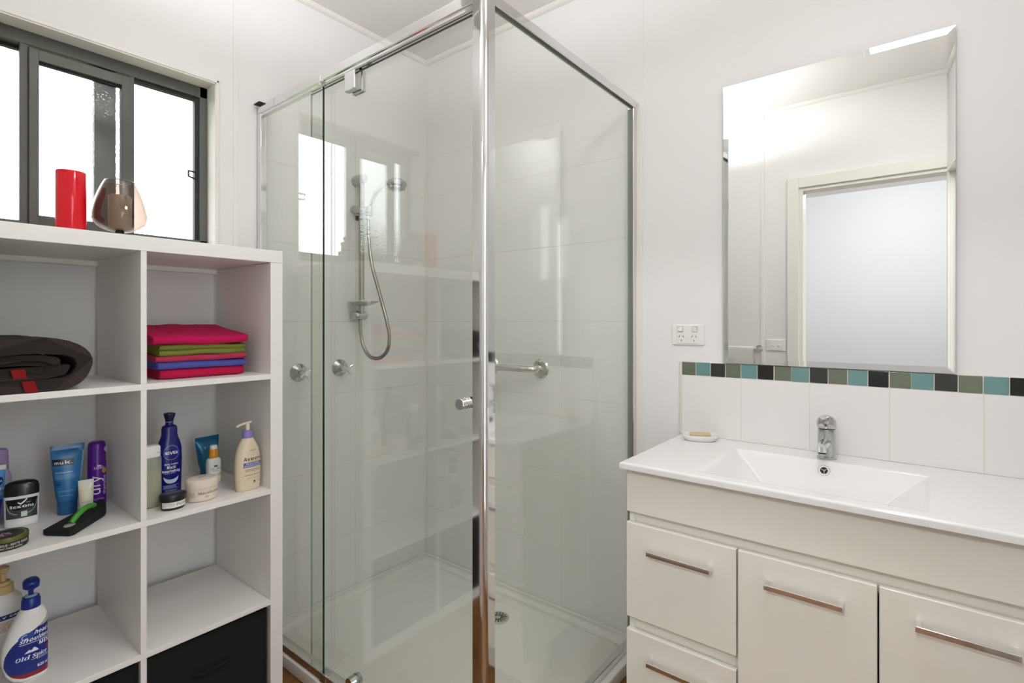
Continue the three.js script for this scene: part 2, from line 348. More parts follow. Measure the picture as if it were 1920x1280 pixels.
// ------------------------------------------------------------------ window
const win = struct('window_1', 'charcoal aluminium sliding window, half open, with obscure glass', 'window');
{
  const { z0, z1, y0, y1 } = WIN, XF = -0.062;
  rpart(win, 'window_reveal', [bx(-0.098, y1 - 0.004, z0, 0.004, y1, z1), bx(-0.098, y0, z0, 0.004, y0 + 0.004, z1), bx(-0.098, y0, z0, 0.004, y1, z0 + 0.003), bx(-0.098, y0, z1 - 0.003, 0.004, y1, z1)], M.trim);
  rpart(win, 'window_bead', [bx(0, y1, z0 - 0.011, 0.008, y1 + 0.011, z1 + 0.011, 0.003), bx(0, y0, z0 - 0.011, 0.008, y1 + 0.011, z0, 0.003), bx(0, y0, z1, 0.008, y1 + 0.011, z1 + 0.011, 0.003)], M.trim);
  rpart(win, 'window_apron', bx(0, 1.421, z0 - 0.04, 0.02, 1.5, 1.79, 0.002), M.trim);
  const a = z0 + 0.003, b = z1 - 0.003, lo = y0 + 0.004, hi = y1 - 0.004, XB = -0.125;
  part(win, 'window_frame', [bx(XB, hi - 0.04, a, XF, hi, b, 0.002), bx(XB, lo, a, XF, lo + 0.045, b, 0.002), bx(XB, lo, a, XF, hi, a + 0.026, 0.002), bx(XB, lo, b - 0.026, XF, hi, b, 0.002)], M.alu);
  part(win, 'gasket', [bx(-0.09, hi - 0.053, a + 0.02, -0.072, hi - 0.038, 1.262), bx(-0.09, lo, a + 0.024, -0.07, hi - 0.04, a + 0.04), bx(-0.115, hi - 0.05, 1.532, -0.095, hi - 0.038, b - 0.02)], M.gasket);
  const sash = part(win, 'window_sash', [bx(-0.086, 1.528, 1.269, XF + 0.008, 2.066, 1.2905, 0.002), bx(-0.086, 1.528, 1.4965, XF + 0.008, 2.066, 1.5195, 0.002), bx(-0.086, 2.033, 1.2895, XF + 0.008, 2.066, 1.4975, 0.002), bx(-0.086, 1.528, 1.2895, XF + 0.008, 1.568, 1.4975, 0.002)], M.alu, 'sliding sash pushed half open');
  part(sash, 'gasket', [bx(-0.08, 2.027, 1.2895, -0.066, 2.035, 1.4975), bx(-0.08, 1.566, 1.2895, -0.066, 1.571, 1.4975)], M.gasket);
  part(sash, 'sash_pull', [bx(-0.072, lo + 0.04, 1.2535, -0.064, hi - 0.038, 1.2695, 0.002), bx(-0.086, lo + 0.04, 1.519, -0.064, hi - 0.038, 1.5385, 0.002)], M.alu);
  part(win, 'fixed_stile', bx(-0.12, lo + 0.04, 1.298, -0.09, hi - 0.038, 1.356, 0.003), M.alu);
  const uvPane = (y0_, y1_, z0_, z1_, x) => { const g = bx(x - 0.002, y0_, z0_, x + 0.002, y1_, z1_); const p = g.attributes.position, u = g.attributes.uv; for (let i = 0; i < u.count; i++) u.setXY(i, p.getZ(i) * 3.2, p.getY(i) * 3.2); return g; };
  part(sash, 'window_pane', uvPane(1.566, 2.035, 1.289, 1.498, -0.075), M.obscure, 'pebbled obscure glass');
  part(win, 'window_pane', uvPane(lo + 0.04, hi - 0.04, 1.36, b - 0.024, -0.105), M.obscure, 'pebbled obscure glass');
  part(win, 'window_latch', [rod([-0.07, 1.772, 1.06], [-0.06, 1.776, 1.09], 0.003, 0.003, 8), rod([-0.07, 1.798, 1.06], [-0.06, 1.796, 1.09], 0.003, 0.003, 8), rod([-0.06, 1.7745, 1.09], [-0.06, 1.7975, 1.09], 0.003, 0.003, 8)], M.gasket);
}
// a second window, in the plain wall beside the vanity
{
  const w2 = struct('window_2', 'white framed two-pane window in the wall beyond the vanity', 'window'), { z0, z1, y0, y1 } = WIN2, m = (z0 + z1) / 2, f = 0.03;
  part(w2, 'window_frame', [bx(RX + 0.03, y0, z0, RX + 0.08, y0 + f, z1, 0.002), bx(RX + 0.03, y1 - f, z0, RX + 0.08, y1, z1, 0.002), bx(RX + 0.03, y0 + f, z0, RX + 0.08, y1 - f, z0 + f, 0.002), bx(RX + 0.03, y0 + f, z1 - f, RX + 0.08, y1 - f, z1, 0.002), bx(RX + 0.03, y0 + f, m - 0.015, RX + 0.08, y1 - f, m + 0.015, 0.002)], M.trim);
  part(w2, 'window_pane', bx(RX + 0.052, y0 + f, z0 + f, RX + 0.056, y1 - f, m - 0.015), M.windowGlass);
  part(w2, 'window_pane', bx(RX + 0.052, y0 + f, m + 0.015, RX + 0.056, y1 - f, z1 - f), M.windowGlass);
  part(w2, 'architrave', [bx(RX - 0.012, y0 - 0.05, z0 - 0.05, RX, y0, z1 + 0.05, 0.002), bx(RX - 0.012, y1, z0 - 0.05, RX, y1 + 0.05, z1 + 0.05, 0.002), bx(RX - 0.012, y0, z0 - 0.05, RX, y1, z0, 0.002), bx(RX - 0.012, y0, z1, RX, y1, z1 + 0.05, 0.002)], M.trim);
}
// outside
{
  const g = struct('ground', 'dull green lawn around the house', 'ground');
  part(g, 'lawn', [bx(-60, -0.5, -50, -0.3, -0.3, 60), bx(2.6, -0.5, -50, 60, -0.3, 1.7)], std({ color: S(92, 104, 62), roughness: 1 }));
  const tree = thing('garden_tree', 'bushy dark green tree outside, reflected in the shower door', 'tree', [-15.2, -0.3, 12.6]);
  part(tree, 'tree_trunk', rod([0, 0, 0], [0.1, 3, 0], 0.16, 0.1, 10), std({ color: S(70, 55, 42), roughness: 1 }));
  const leaves = [];
  for (let i = 0; i < 900; i++) {
    const a = rnd() * 2 * PI, v = rnd() * 2 - 1, rr = Math.cbrt(rnd()), R = 1.25 + 0.3 * noise(Math.cos(a) * 1.5, v * 2, Math.sin(a) * 1.5), q = Math.sqrt(1 - v * v);
    const l = new THREE.SphereGeometry(0.14 + 0.1 * rnd(), 5, 4).scale(1, 0.55, 0.8).rotateY(rnd() * 6).rotateX(rnd() * 2);
    leaves.push(l.translate(R * rr * q * Math.cos(a), 3.6 + 1.75 * rr * v * (1 + 0.2 * noise(a, v)), R * rr * q * Math.sin(a)));
  }
  const crown = part(tree, 'tree_crown', leaves, std({ color: S(70, 84, 50), roughness: 0.9 })); crown.userData.kind = 'stuff';
}

// ------------------------------------------------------------------ shower tray and screen
{
  const t = thing('shower_tray', 'white shower tray with a raised front lip on the floor', 'shower tray', [0.6, 0, 0.44]);
  const X = 1.2, Z = 0.878, s = new THREE.Shape([new V2(0.002, 0.002), new V2(X, 0.002), new V2(X, Z), new V2(0.002, Z)]);
  const rr = (x0, y0, x1, y1, r) => { const p = new THREE.Path(); p.moveTo(x0 + r, y0); p.lineTo(x1 - r, y0); p.quadraticCurveTo(x1, y0, x1, y0 + r); p.lineTo(x1, y1 - r); p.quadraticCurveTo(x1, y1, x1 - r, y1); p.lineTo(x0 + r, y1); p.quadraticCurveTo(x0, y1, x0, y1 - r); p.lineTo(x0, y0 + r); p.quadraticCurveTo(x0, y0, x0 + r, y0); return p; };
  s.holes.push(rr(0.05, 0.05, 1.14, 0.82, 0.06));
  const g = new THREE.ExtrudeGeometry(s, { depth: 0.036, bevelEnabled: true, bevelSize: 0.006, bevelThickness: 0.006, bevelOffset: -0.006, bevelSegments: 3 });
  g.rotateX(PI / 2).translate(0, 0.042, 0);
  rpart(t, 'tray_rim', toCreasedNormals(g, 0.5), M.tray);
  rpart(t, 'tray_floor', bx(0.02, 0.004, 0.02, X - 0.02, 0.032, Z - 0.02), M.tray);
  rpart(t, 'upstand', [bx(0.004, 0.044, 0.004, 1.166, 0.062, 0.016, 0.004), bx(0.004, 0.044, 0.016, 0.016, 0.062, 0.85, 0.004)], M.trim, 'cream sealant upstand along the walls');
  const d = part(t, 'drain', latheHard([[0, 0.004], [0.043, 0.004], [0.047, 0.0015], [0.047, 0]].reverse()), M.satin); d.position.set(0.648 - 0.6, 0.0322, 0.196 - 0.44);
  const slots = []; for (let i = 0; i < 16; i++) { const b = bx(0.012, 0.004, -0.0024, 0.038, 0.0046, 0.0024); b.rotateY((i / 16) * 2 * PI); slots.push(b); }
  part(d, 'drain_slots', slots, M.black);
}
{
  const XC = 1.18, ZC = 0.877, Y0 = 0.0488, YT = 2.082;
  const t = thing('shower_screen', 'chrome framed glass shower enclosure with sliding door', 'shower screen', [XC, Y0, ZC]);
  // corner post: two flat flanges joined by a rounded nose
  const s = new THREE.Shape(); const r = 0.016;
  s.moveTo(-0.042, 0); s.lineTo(-0.017, 0); s.lineTo(-0.016, 0.003); s.lineTo(-r, 0.003); s.absarc(-r + 0.0, -r + 0.003, r, PI / 2, 0, true); s.lineTo(0, -0.0155); s.lineTo(-0.002, -0.0165); s.lineTo(-0.002, -0.04); s.lineTo(-0.024, -0.04); s.lineTo(-0.024, -0.024); s.lineTo(-0.042, -0.024); s.closePath();
  const pg = new THREE.ExtrudeGeometry(s, { depth: YT + 0.004 - Y0, bevelEnabled: false, curveSegments: 14 });
  pg.rotateX(-PI / 2);                                  // shape y -> -z, so mirror z below
  pg.scale(1, 1, -1); { const p = pg.attributes; for (let k = 0; k < p.position.count; k += 3) for (const at of ['position', 'normal', 'uv']) { const q = p[at], z = q.itemSize; for (let c = 0; c < z; c++) { const h = q.array[(k + 1) * z + c]; q.array[(k + 1) * z + c] = q.array[(k + 2) * z + c]; q.array[(k + 2) * z + c] = h; } } pg.deleteAttribute('normal'); }
  part(t, 'corner_post', toCreasedNormals(pg, 0.5), M.chrome);
  rpart(t, 'top_rail', [bx(0.008, 2.05, 0.838, XC - 0.042, YT, 0.875, 0.003), bx(0.008, 2.04, 0.862, XC - 0.042, 2.052, 0.87, 0.002)], M.chrome);
  rpart(t, 'rail_cap', bx(0.006, YT, 0.838, 0.05, YT + 0.004, 0.888, 0.001), M.gasket, 'small dark end cap');
  rpart(t, 'top_rail', bx(XC - 0.026, 2.05, 0.016, XC - 0.003, 2.078, ZC - 0.036, 0.003), M.chrome);
  rpart(t, 'rail_seal', bx(XC - 0.017, 2.0435, 0.02, XC - 0.0115, 2.0505, ZC - 0.038), std({ color: S(120, 122, 112), roughness: 0.5 }));
  rpart(t, 'bottom_rail', bx(0.008, Y0, 0.852, XC - 0.04, 0.078, 0.872, 0.003), M.chrome);
  rpart(t, 'bottom_rail', bx(0.008, Y0, 0.832, XC - 0.042, 0.07, 0.851, 0.003), M.satin);
  rpart(t, 'bottom_rail', bx(XC - 0.026, Y0, 0.016, XC - 0.003, 0.075, ZC - 0.038, 0.003), M.chrome);
  rpart(t, 'wall_channel', bx(XC - 0.034, Y0, 0.006, XC - 0.008, 2.078, 0.03, 0.003), M.chrome);
  rpart(t, 'channel_seal', bx(XC - 0.03, 0.075, 0.03, XC - 0.012, 2.044, 0.036), std({ color: S(96, 100, 92), roughness: 0.4 }));
  rpart(t, 'wall_channel', bx(0.005, Y0, 0.848, 0.032, 2.05, 0.874, 0.003), M.chrome);
  rpart(t, 'glass_panel', bx(XC - 0.0175, 0.074, 0.03, XC - 0.0115, 2.052, ZC - 0.036), M.glass);
  const fx = rpart(t, 'glass_panel', bx(0.03, 0.077, 0.859, 0.444, 2.045, 0.865), M.glass);
  part(fx, 'glass_edge', bx(0.444, 0.077, 0.859, 0.4462, 2.045, 0.865).translate(-XC, -Y0, -ZC), M.glassEdge);
  part(fx, 'edge_clip', [bx(0.436, 2.036, 0.855, 0.452, 2.07, 0.879, 0.003), bx(0.452, 2.044, 0.868, 0.468, 2.049, 0.882, 0.002)].map((g) => g.translate(-XC, -Y0, -ZC)), M.chrome);
  part(fx, 'edge_clip', bx(0.44, Y0 + 0.002, 0.85, 0.476, 0.083, 0.8765, 0.003).translate(-XC, -Y0, -ZC), M.greyChrome);
  const door = rpart(t, 'sliding_door', bx(0.341, 0.083, 0.841, 1.128, 2.044, 0.847), M.glass, 'frameless sliding glass door');
  const D = (name, geo, mat) => { const g = Array.isArray(geo) ? merge(geo) : geo; g.translate(-XC, -Y0, -ZC); return part(door, name, g, mat); };
  D('glass_edge', bx(0.341, 2.0435, 0.8412, 1.128, 2.0455, 0.8468), std({ color: S(74, 78, 68), roughness: 0.3 }));
  D('glass_edge', bx(0.3399, 0.083, 0.8412, 0.3409, 2.044, 0.8468), phy({ color: S(168, 184, 168), roughness: 0.2 }));
  for (const x of [0.60]) {
    D('door_roller', [bx(x - 0.028, 1.982, 0.848, x + 0.028, 2.052, 0.869, 0.004), bx(x - 0.028, 1.982, 0.824, x + 0.028, 2.052, 0.84, 0.004), bx(x - 0.024, 1.988, 0.839, x + 0.024, 2.046, 0.849)], M.chrome);
    D('bottom_roller', [rod([x - 0.006, 0.1, 0.848], [x - 0.006, 0.1, 0.866], 0.02, 0.018), rod([x - 0.006, 0.1, 0.838], [x - 0.006, 0.1, 0.826], 0.02, 0.018), rod([x - 0.006, 0.1, 0.837], [x - 0.006, 0.1, 0.849], 0.017, 0.017)], M.greyChrome);
  }
  // double-sided turned knob
  const kp = (s0) => { const g = latheHard([[0, 0], [0.0145, 0], [0.0145, 0.0035], [0.0128, 0.005], [0.0128, 0.0075], [0.0145, 0.009], [0.0145, 0.013], [0.0128, 0.0145], [0.0128, 0.017], [0.0145, 0.0185], [0.0145, 0.034], [0.0138, 0.035], [0, 0.035]], 36); return g.rotateX(PI / 2).scale(1, 1, s0).translate(1.098, 1.04, s0 > 0 ? 0.8485 : 0.8395); };
  D('door_knob', kp(1), M.chrome);
  { const g = latheHard([[0, 0.035], [0.0138, 0.035], [0.0145, 0.034], [0.0145, 0], [0, 0]].reverse(), 36); g.rotateX(-PI / 2).translate(1.098, 1.04, 0.8395); D('door_knob', g, M.chrome); }
  D('knob_washer', rod([1.098, 1.04, 0.838], [1.098, 1.04, 0.8505], 0.0136), M.black);
}

// ------------------------------------------------------------------ shower fittings
{
  const tapMade = (y, z, label) => {
    const t = thing('shower_tap', label, 'tap', [0.004, y, z], 0, 'shower wall taps');
    const fl = latheHard([[0, 0.022], [0.012, 0.022], [0.02, 0.02], [0.037, 0.004], [0.038, 0]].reverse(), 40, 0.4); fl.rotateZ(-PI / 2);
    part(t, 'flange', fl, M.greyChrome);
    part(t, 'spindle', rod([0.02, 0, 0], [0.05, 0, 0], 0.0145, 0.013), M.greyChrome);
    const h = []; for (let k = 0; k < 4; k++) { const a = k * PI / 2 + 0.5; h.push(rod([0.058, 0, 0], [0.064, 0.026 * Math.cos(a), 0.026 * Math.sin(a)], 0.0065, 0.0055, 14)); }
    h.push(rod([0.05, 0, 0], [0.07, 0, 0], 0.013, 0.011));
    part(t, 'cross_handle', h, M.chrome);
  };
  tapMade(1.041, 0.705, 'chrome shower tap nearer the shelf unit, left of the pair');
  tapMade(1.048, 0.512, 'chrome shower tap below the shower rail, right of the pair');

  const RXp = 0.055, RZp = 0.434;
  const t = thing('shower_rail', 'chrome vertical shower rail with soap dish fixed to the shower wall', 'shower rail', [0.004, 1.26, RZp]);
  rpart(t, 'rail', rod([RXp, 1.28, RZp], [RXp, 1.885, RZp], 0.0122), M.steel);
  const pod = (y, r, x1, n) => { const g = latheHard([[0, 0], [r * 0.9, 0], [r, 0.008], [r * 0.95, x1 - 0.012], [r * 0.8, x1 - 0.002], [0, x1]], 32, 0.5); g.rotateZ(-PI / 2).scale(1, 1, 0.85).translate(0.004, y, RZp); return rpart(t, n, g, M.greyChrome); };
  pod(1.885, 0.023, 0.078, 'top_bracket');
  { const g = new RoundedBoxGeometry(0.062, 0.042, 0.07, 5, 0.02).translate(0.037, 1.278, RZp); rpart(t, 'bottom_bracket', g, M.greyChrome); }
  rpart(t, 'slider', [rod([0.008, 1.755, RZp + 0.006], [0.115, 1.735, RZp], 0.019, 0.0165), rod([0.105, 1.712, RZp], [0.112, 1.755, RZp], 0.016, 0.019)], M.greyChrome);
  rpart(t, 'slider_lock', rod([0.03, 1.724, RZp], [0.03, 1.705, RZp], 0.012, 0.011), M.gasket);
  const dish = lathe([[0, -0.014], [0.03, -0.012], [0.055, -0.004], [0.074, 0.004], [0.075, 0.006], [0.055, -0.001], [0.03, -0.008], [0, -0.01]], 48); dish.scale(1.15, 1, 0.72).translate(0.07, 1.333, RZp);
  rpart(t, 'soap_dish', dish, phy({ color: S(198, 200, 194), roughness: 0.15, metalness: 0.6 }));
  const sb = thing('soap_bar', 'pale cream soap bar in the dish on the shower rail', 'soap', [0.085, 1.327, RZp]);
  part(sb, 'soap_body', shell([[0, 0.026, 0.015], [0.004, 0.034, 0.021], [0.011, 0.036, 0.022], [0.017, 0.032, 0.019], [0.02, 0.024, 0.013]].map(([y, a, b]) => ({ y, a, b, p: 2.6 })), 32, 1.2), plastic(226, 218, 198, 0.5));

  const hs = thing('hand_shower', 'chrome hand shower with curved handle and hose hung on the rail', 'shower head', [0.112, 1.71, RZp]);
  const arc = [[0.106, 1.7, RZp], [0.112, 1.74, RZp], [0.13, 1.775, RZp + 0.002], [0.165, 1.808, RZp + 0.004], [0.21, 1.828, RZp + 0.006], [0.262, 1.836, RZp + 0.008], [0.31, 1.832, RZp + 0.01]];
  rpart(hs, 'handle', tube(arc, 0.0125, 48), M.chrome);
  const head = latheHard([[0, 0.018], [0.018, 0.016], [0.036, 0.006], [0.042, -0.004], [0.042, -0.012], [0.036, -0.016], [0.036, -0.026], [0.02, -0.034], [0, -0.035]].reverse(), 40, 0.5); head.rotateZ(-0.08).translate(0.312, 1.826, RZp + 0.01);
  rpart(hs, 'spray_head', head, M.greyChrome);
  const hosePts = [[0.105, 1.7, RZp], [0.113, 1.62, RZp + 0.004], [0.135, 1.5, RZp + 0.004], [0.18, 1.38, RZp], [0.226, 1.255, RZp - 0.004], [0.242, 1.19, RZp - 0.006], [0.23, 1.13, RZp - 0.006], [0.18, 1.094, RZp - 0.004], [0.12, 1.096, RZp], [0.07, 1.14, RZp], [0.05, 1.2, RZp], [0.045, 1.262, RZp]];
  { // ribbed hose
    const c = new THREE.CatmullRomCurve3(hosePts.map((p) => new V3(...p)), false, 'centripetal'), g = new THREE.TubeGeometry(c, 560, 0.0072, 10), p = g.attributes.position;
    const q = new V3(), o = new V3(); for (let i = 0; i <= 560; i++) { c.getPointAt(i / 560, o); const k = 1 + 0.14 * (i % 2 ? 1 : -1); for (let j = 0; j <= 10; j++) { const n = i * 11 + j; q.fromBufferAttribute(p, n).sub(o).multiplyScalar(k).add(o); p.setXYZ(n, q.x, q.y, q.z); } }
    g.computeVertexNormals();
    rpart(hs, 'hose', g, M.steel);
  }
  const gr = thing('grab_rail', 'satin steel grab rail across the back of the shower', 'grab rail', [0.59, 1.045, 0.004]);
  for (const x of [0.452, 0.729]) { const g = latheHard([[0, 0.012], [0.022, 0.012], [0.036, 0.008], [0.042, 0.001], [0.042, 0]].reverse(), 40, 0.5); g.rotateX(PI / 2).translate(x, 1.048, 0.004); rpart(gr, 'flange', g, M.satin); }
  rpart(gr, 'bar', tube([[0.452, 1.048, 0.012], [0.453, 1.048, 0.036], [0.466, 1.048, 0.054], [0.49, 1.048, 0.06], [0.59, 1.048, 0.06], [0.69, 1.048, 0.06], [0.715, 1.048, 0.054], [0.728, 1.048, 0.036], [0.729, 1.048, 0.012]], 0.0145, 60, 18), M.satin);
}

// ------------------------------------------------------------------ mirror, sockets
{
  const x0 = 1.49, x1 = 2.09, y0 = 1.1105, y1 = 2.041, b = 0.018, zf = 0.0135, ze = 0.0126;
  const t = thing('wall_mirror', 'large frameless wall mirror with slanted glass border above the vanity', 'mirror', [(x0 + x1) / 2, y0, 0.008]);
  rpart(t, 'mirror_glass', new THREE.PlaneGeometry(x1 - x0 - 2 * b, y1 - y0 - 2 * b).translate((x0 + x1) / 2, (y0 + y1) / 2, zf), M.mirror);
  const q = (p) => { const g = new THREE.BufferGeometry(); g.setAttribute('position', new THREE.Float32BufferAttribute([...p[0], ...p[1], ...p[2], ...p[0], ...p[2], ...p[3]], 3)); g.computeVertexNormals(); g.setAttribute('uv', new THREE.Float32BufferAttribute(new Float32Array(12), 2)); return g; };
  const O = [[x0, y0, ze], [x1, y0, ze], [x1, y1, ze], [x0, y1, ze]], I = [[x0 + b, y0 + b, zf], [x1 - b, y0 + b, zf], [x1 - b, y1 - b, zf], [x0 + b, y1 - b, zf]];
  rpart(t, 'mirror_bevel', [0, 1, 2, 3].map((i) => q([O[i], O[(i + 1) % 4], I[(i + 1) % 4], I[i]])), M.mirror);
  rpart(t, 'mirror_edge', bx(x0, y0, 0.0095, x1, y1, ze - 0.0001), std({ color: S(96, 104, 98), roughness: 0.3 }));
}
function plate(name, label, cat, x, y, z, turn, build) { const t = thing(name, label, cat, [x, y, z], turn); part(t, 'cover_plate', [bx(-0.0575, -0.0365, 0, 0.0575, 0.0365, 0.006, 0.0028), bx(-0.038, -0.031, 0.005, 0.038, 0.034, 0.0085, 0.002)], M.white); build(t); return t; }
const socketParts = (t) => {
  for (const s of [-1, 1]) {
    const m = part(t, 'switch_rocker', bx(-0.008, -0.0085, 0, 0.008, 0.0085, 0.005, 0.0022), M.white); m.position.set(s * 0.0255, 0.0195, 0.0075); m.rotation.x = s * 0.16;
    part(t, 'switch_surround', bx(s * 0.0255 - 0.0092, 0.0098, 0.0084, s * 0.0255 + 0.0092, 0.0292, 0.00865), std({ color: S(150, 146, 140), roughness: 0.6 }));
    const sl = (x, y, a) => bx(-0.0009, -0.0038, 0, 0.0009, 0.0038, 0.0004).rotateZ(a).translate(x, y, 0.0085);
    part(t, 'socket_slots', [sl(s * 0.0225 - 0.0068, -0.006, -0.52), sl(s * 0.0225 + 0.0068, -0.006, 0.52), sl(s * 0.0225, -0.0205, 0)], M.black);
  }
};
plate('power_outlet', 'white double power outlet on the wall left of the mirror', 'power outlet', 1.367, 1.204, 0, 0, socketParts);
plate('light_switch', 'white two-button switch plate beside the doorway, seen in the mirror', 'light switch', 1.286, 1.102, RZ, PI, (t) => { for (const s of [-1, 1]) part(t, 'switch_rocker', bx(s * 0.017 - 0.0085, -0.006, 0.0075, s * 0.017 + 0.0085, 0.006, 0.0125, 0.004), M.white); });
plate('power_outlet', 'white double power outlet beside the hand towel, seen at the mirror edge', 'power outlet', 0.935, 1.102, RZ, PI, socketParts);
{
  const z = RZ - 0.042, y = 1.078;
  const t = thing('towel_rail', 'chrome towel rail on the doorway wall, seen in the mirror', 'towel rail', [0.85, y, RZ]);
  rpart(t, 'bar', rod([0.62, y, z], [1.186, y, z], 0.008), M.chrome);
  for (const x of [0.63, 1.188]) rpart(t, 'end_bracket', [rod([x, y, RZ], [x, y, RZ - 0.012], 0.024, 0.022), rod([x, y, RZ - 0.01], [x, y, z - 0.008], 0.012, 0.011)], M.chrome);
  const h = thing('hand_towel', 'white hand towel folded over the chrome towel rail', 'towel', [1.0, y, z]);
  const path = []; for (let i = 0; i <= 16; i++) path.push([-0.0125, -0.36 + 0.36 * (i / 16)]); for (let i = 1; i < 8; i++) { const a = PI - (PI * i) / 8; path.push([0.0125 * Math.cos(a), 0.0125 * Math.sin(a)]); } for (let i = 0; i <= 16; i++) path.push([0.0125, -0.4 * (i / 16)]);
  part(h, 'towel_cloth', sweepOutline(ribbon(path, 0.0035), 24, (u, v, k) => { const w = 0.004 * noise(k * 7, v * 9) * Math.min(1, -v * 6); return [-0.15 + 0.312 * k, v, u + w]; }), std({ color: S(240, 238, 234), roughness: 0.95, bumpMap: fuzz, bumpScale: 0.001 }));
}

// ------------------------------------------------------------------ vanity
const VX0 = 1.346, VX1 = 2.246, VY = 0.853;
{
  const t = thing('vanity_cabinet', 'gloss white vanity cabinet with drawers and doors under the basin', 'cabinet', [(VX0 + VX1) / 2, 0, 0.23]);
  const X0 = VX0 + 0.01, X1 = VX1 - 0.01, ZF = 0.444, TH = 0.018, F = ZF + TH;
  rpart(t, 'carcass', [bx(X0, 0.1, 0.004, X0 + 0.016, 0.834, ZF), bx(X1 - 0.016, 0.1, 0.004, X1, 0.834, ZF), bx(X0 + 0.016, 0.1, 0.004, X1 - 0.016, 0.116, ZF), bx(X0 + 0.016, 0.116, 0.004, X1 - 0.016, 0.834, 0.02), bx(X0 + 0.016, 0.655, ZF - 0.016, X1 - 0.016, 0.74, ZF - 0.003), bx(X0 + 0.016, 0.36, ZF - 0.016, 1.648, 0.43, ZF - 0.003), bx(1.648, 0.116, 0.02, 1.664, 0.655, ZF - 0.004)], M.vanity);
  rpart(t, 'kickboard', bx(X0 + 0.002, 0, 0.3, X1 - 0.002, 0.1, 0.4), M.vanity);
  rpart(t, 'top_panel', bx(X0 - 0.001, 0.708, ZF, X1 + 0.001, 0.8335, F, 0.0022), M.vanity);
  const front = (name, x0, x1, y0, y1) => rpart(t, name, bx(x0, y0, ZF, x1, y1, F, 0.0022), M.vanity);
  const handle = (p, x0, x1, y) => {
    const g = [bx(x0, y - 0.006, F + 0.022, x1, y + 0.006, F + 0.03, 0.0012)];
    for (const x of [x0 + 0.005, x1 - 0.005]) g.push(bx(x - 0.005, y - 0.006, F - 0.001, x + 0.005, y + 0.006, F + 0.024, 0.0012));
    const m = merge(g); m.translate(-t.position.x, -t.position.y, -t.position.z); part(p, 'handle', m, M.chrome);
  };
  const d1 = front('drawer', X0 - 0.002, 1.654, 0.408, 0.6775); handle(d1, 1.426, 1.597, 0.613);
  const d2 = front('drawer', X0 - 0.002, 1.654, 0.112, 0.372); handle(d2, 1.426, 1.597, 0.309);
  const e1 = front('door', 1.658, 1.9455, 0.112, 0.6775); handle(e1, 1.724, 1.885, 0.617);
  const e2 = front('door', 1.949, X1 + 0.002, 0.112, 0.6775); handle(e2, 2.011, 2.169, 0.622);
}
{ // one ceramic slab: rounded edge and a sloping basin
  const t = thing('vanity_basin', 'white ceramic vanity top with a sloping rectangular basin', 'basin', [(VX0 + VX1) / 2, VY - 0.018, 0.245]);
  const B = { x0: 1.558, x1: 2.034, z0: 0.118, z1: 0.445, D: 0.105, s1: 0.95, s2: 2.0, s3: 3.5 };
  const smin = (a, b, k) => { const h = Math.max(k - Math.abs(a - b), 0) / k; return Math.min(a, b) - h * h * k * 0.25; };
  const depth = (x, z) => { let d = smin((x - B.x0) * B.s1, (B.x1 - x) * B.s1, 0.012); d = smin(d, (z - B.z0) * B.s2, 0.004); d = smin(d, (B.z1 - z) * B.s3, 0.02); d = smin(d, B.D, 0.02); const k = 0.006; return d <= -k ? 0 : d >= k ? d : ((d + k) * (d + k)) / (4 * k); };
  const axis = (a, b, n, r, th, open0) => { const L = []; const edge = (p, s) => [[p, th], [p, r], [p + s * r * 0.13, r * 0.5], [p + s * r * 0.5, r * 0.13], [p + s * r, 0]]; if (open0) L.push([a, 0]); else L.push(...edge(a, 1)); const from = L[L.length - 1][0]; for (let i = 1; i < n; i++) L.push([from + ((b - r - from) * i) / n, 0]); L.push(...edge(b, -1).reverse()); return L; };
  const xs = axis(VX0, VX1, 220, 0.006, 0.018), zs = axis(0.004, 0.491, 200, 0.006, 0.018, true), pos = [], idx = [];
  for (const [z, dz] of zs) for (const [x, dx] of xs) pos.push(x, VY - Math.max(dx, dz) - depth(x, z), z);
  const w = xs.length; for (let j = 0; j < zs.length - 1; j++) for (let i = 0; i < w - 1; i++) { const a = j * w + i, c = a + w; idx.push(a, c, a + 1, a + 1, c, c + 1); }
  let g = new THREE.BufferGeometry(); g.setAttribute('position', new THREE.Float32BufferAttribute(pos, 3)); g.setIndex(idx); g.computeVertexNormals();
  g.setAttribute('uv', new THREE.Float32BufferAttribute(new Float32Array((pos.length / 3) * 2), 2));
  rpart(t, 'slab', g, M.basin);
  const oz = 0.1308, ox = 1.8015, oy = VY - (oz - B.z0) * B.s2 + 0.0008, tilt = Math.atan(B.s2);
  const o = part(t, 'overflow_ring', latheHard([[0.0085, -0.001], [0.0095, 0.0015], [0.014, 0.0015], [0.0155, 0]].reverse(), 36, 0.5), M.chrome); o.position.set(ox - t.position.x, oy - t.position.y, oz - t.position.z); o.rotation.x = tilt;
  part(o, 'overflow_hole', rod([0, -0.004, 0], [0, 0.0004, 0], 0.0093), M.black);
  part(o, 'overflow_spokes', [0, 1, 2].map((k) => bx(0, 0.0003, -0.0006, 0.0085, 0.001, 0.0006).rotateY((k * 2 * PI) / 3 + 0.6)), M.chrome);
  const dr = part(t, 'basin_waste', latheHard([[0, 0.006], [0.02, 0.005], [0.026, 0.002], [0.03, 0]].reverse(), 36, 0.5), M.chrome); dr.position.set(ox - t.position.x, VY - B.D - t.position.y, 0.3 - t.position.z);
}
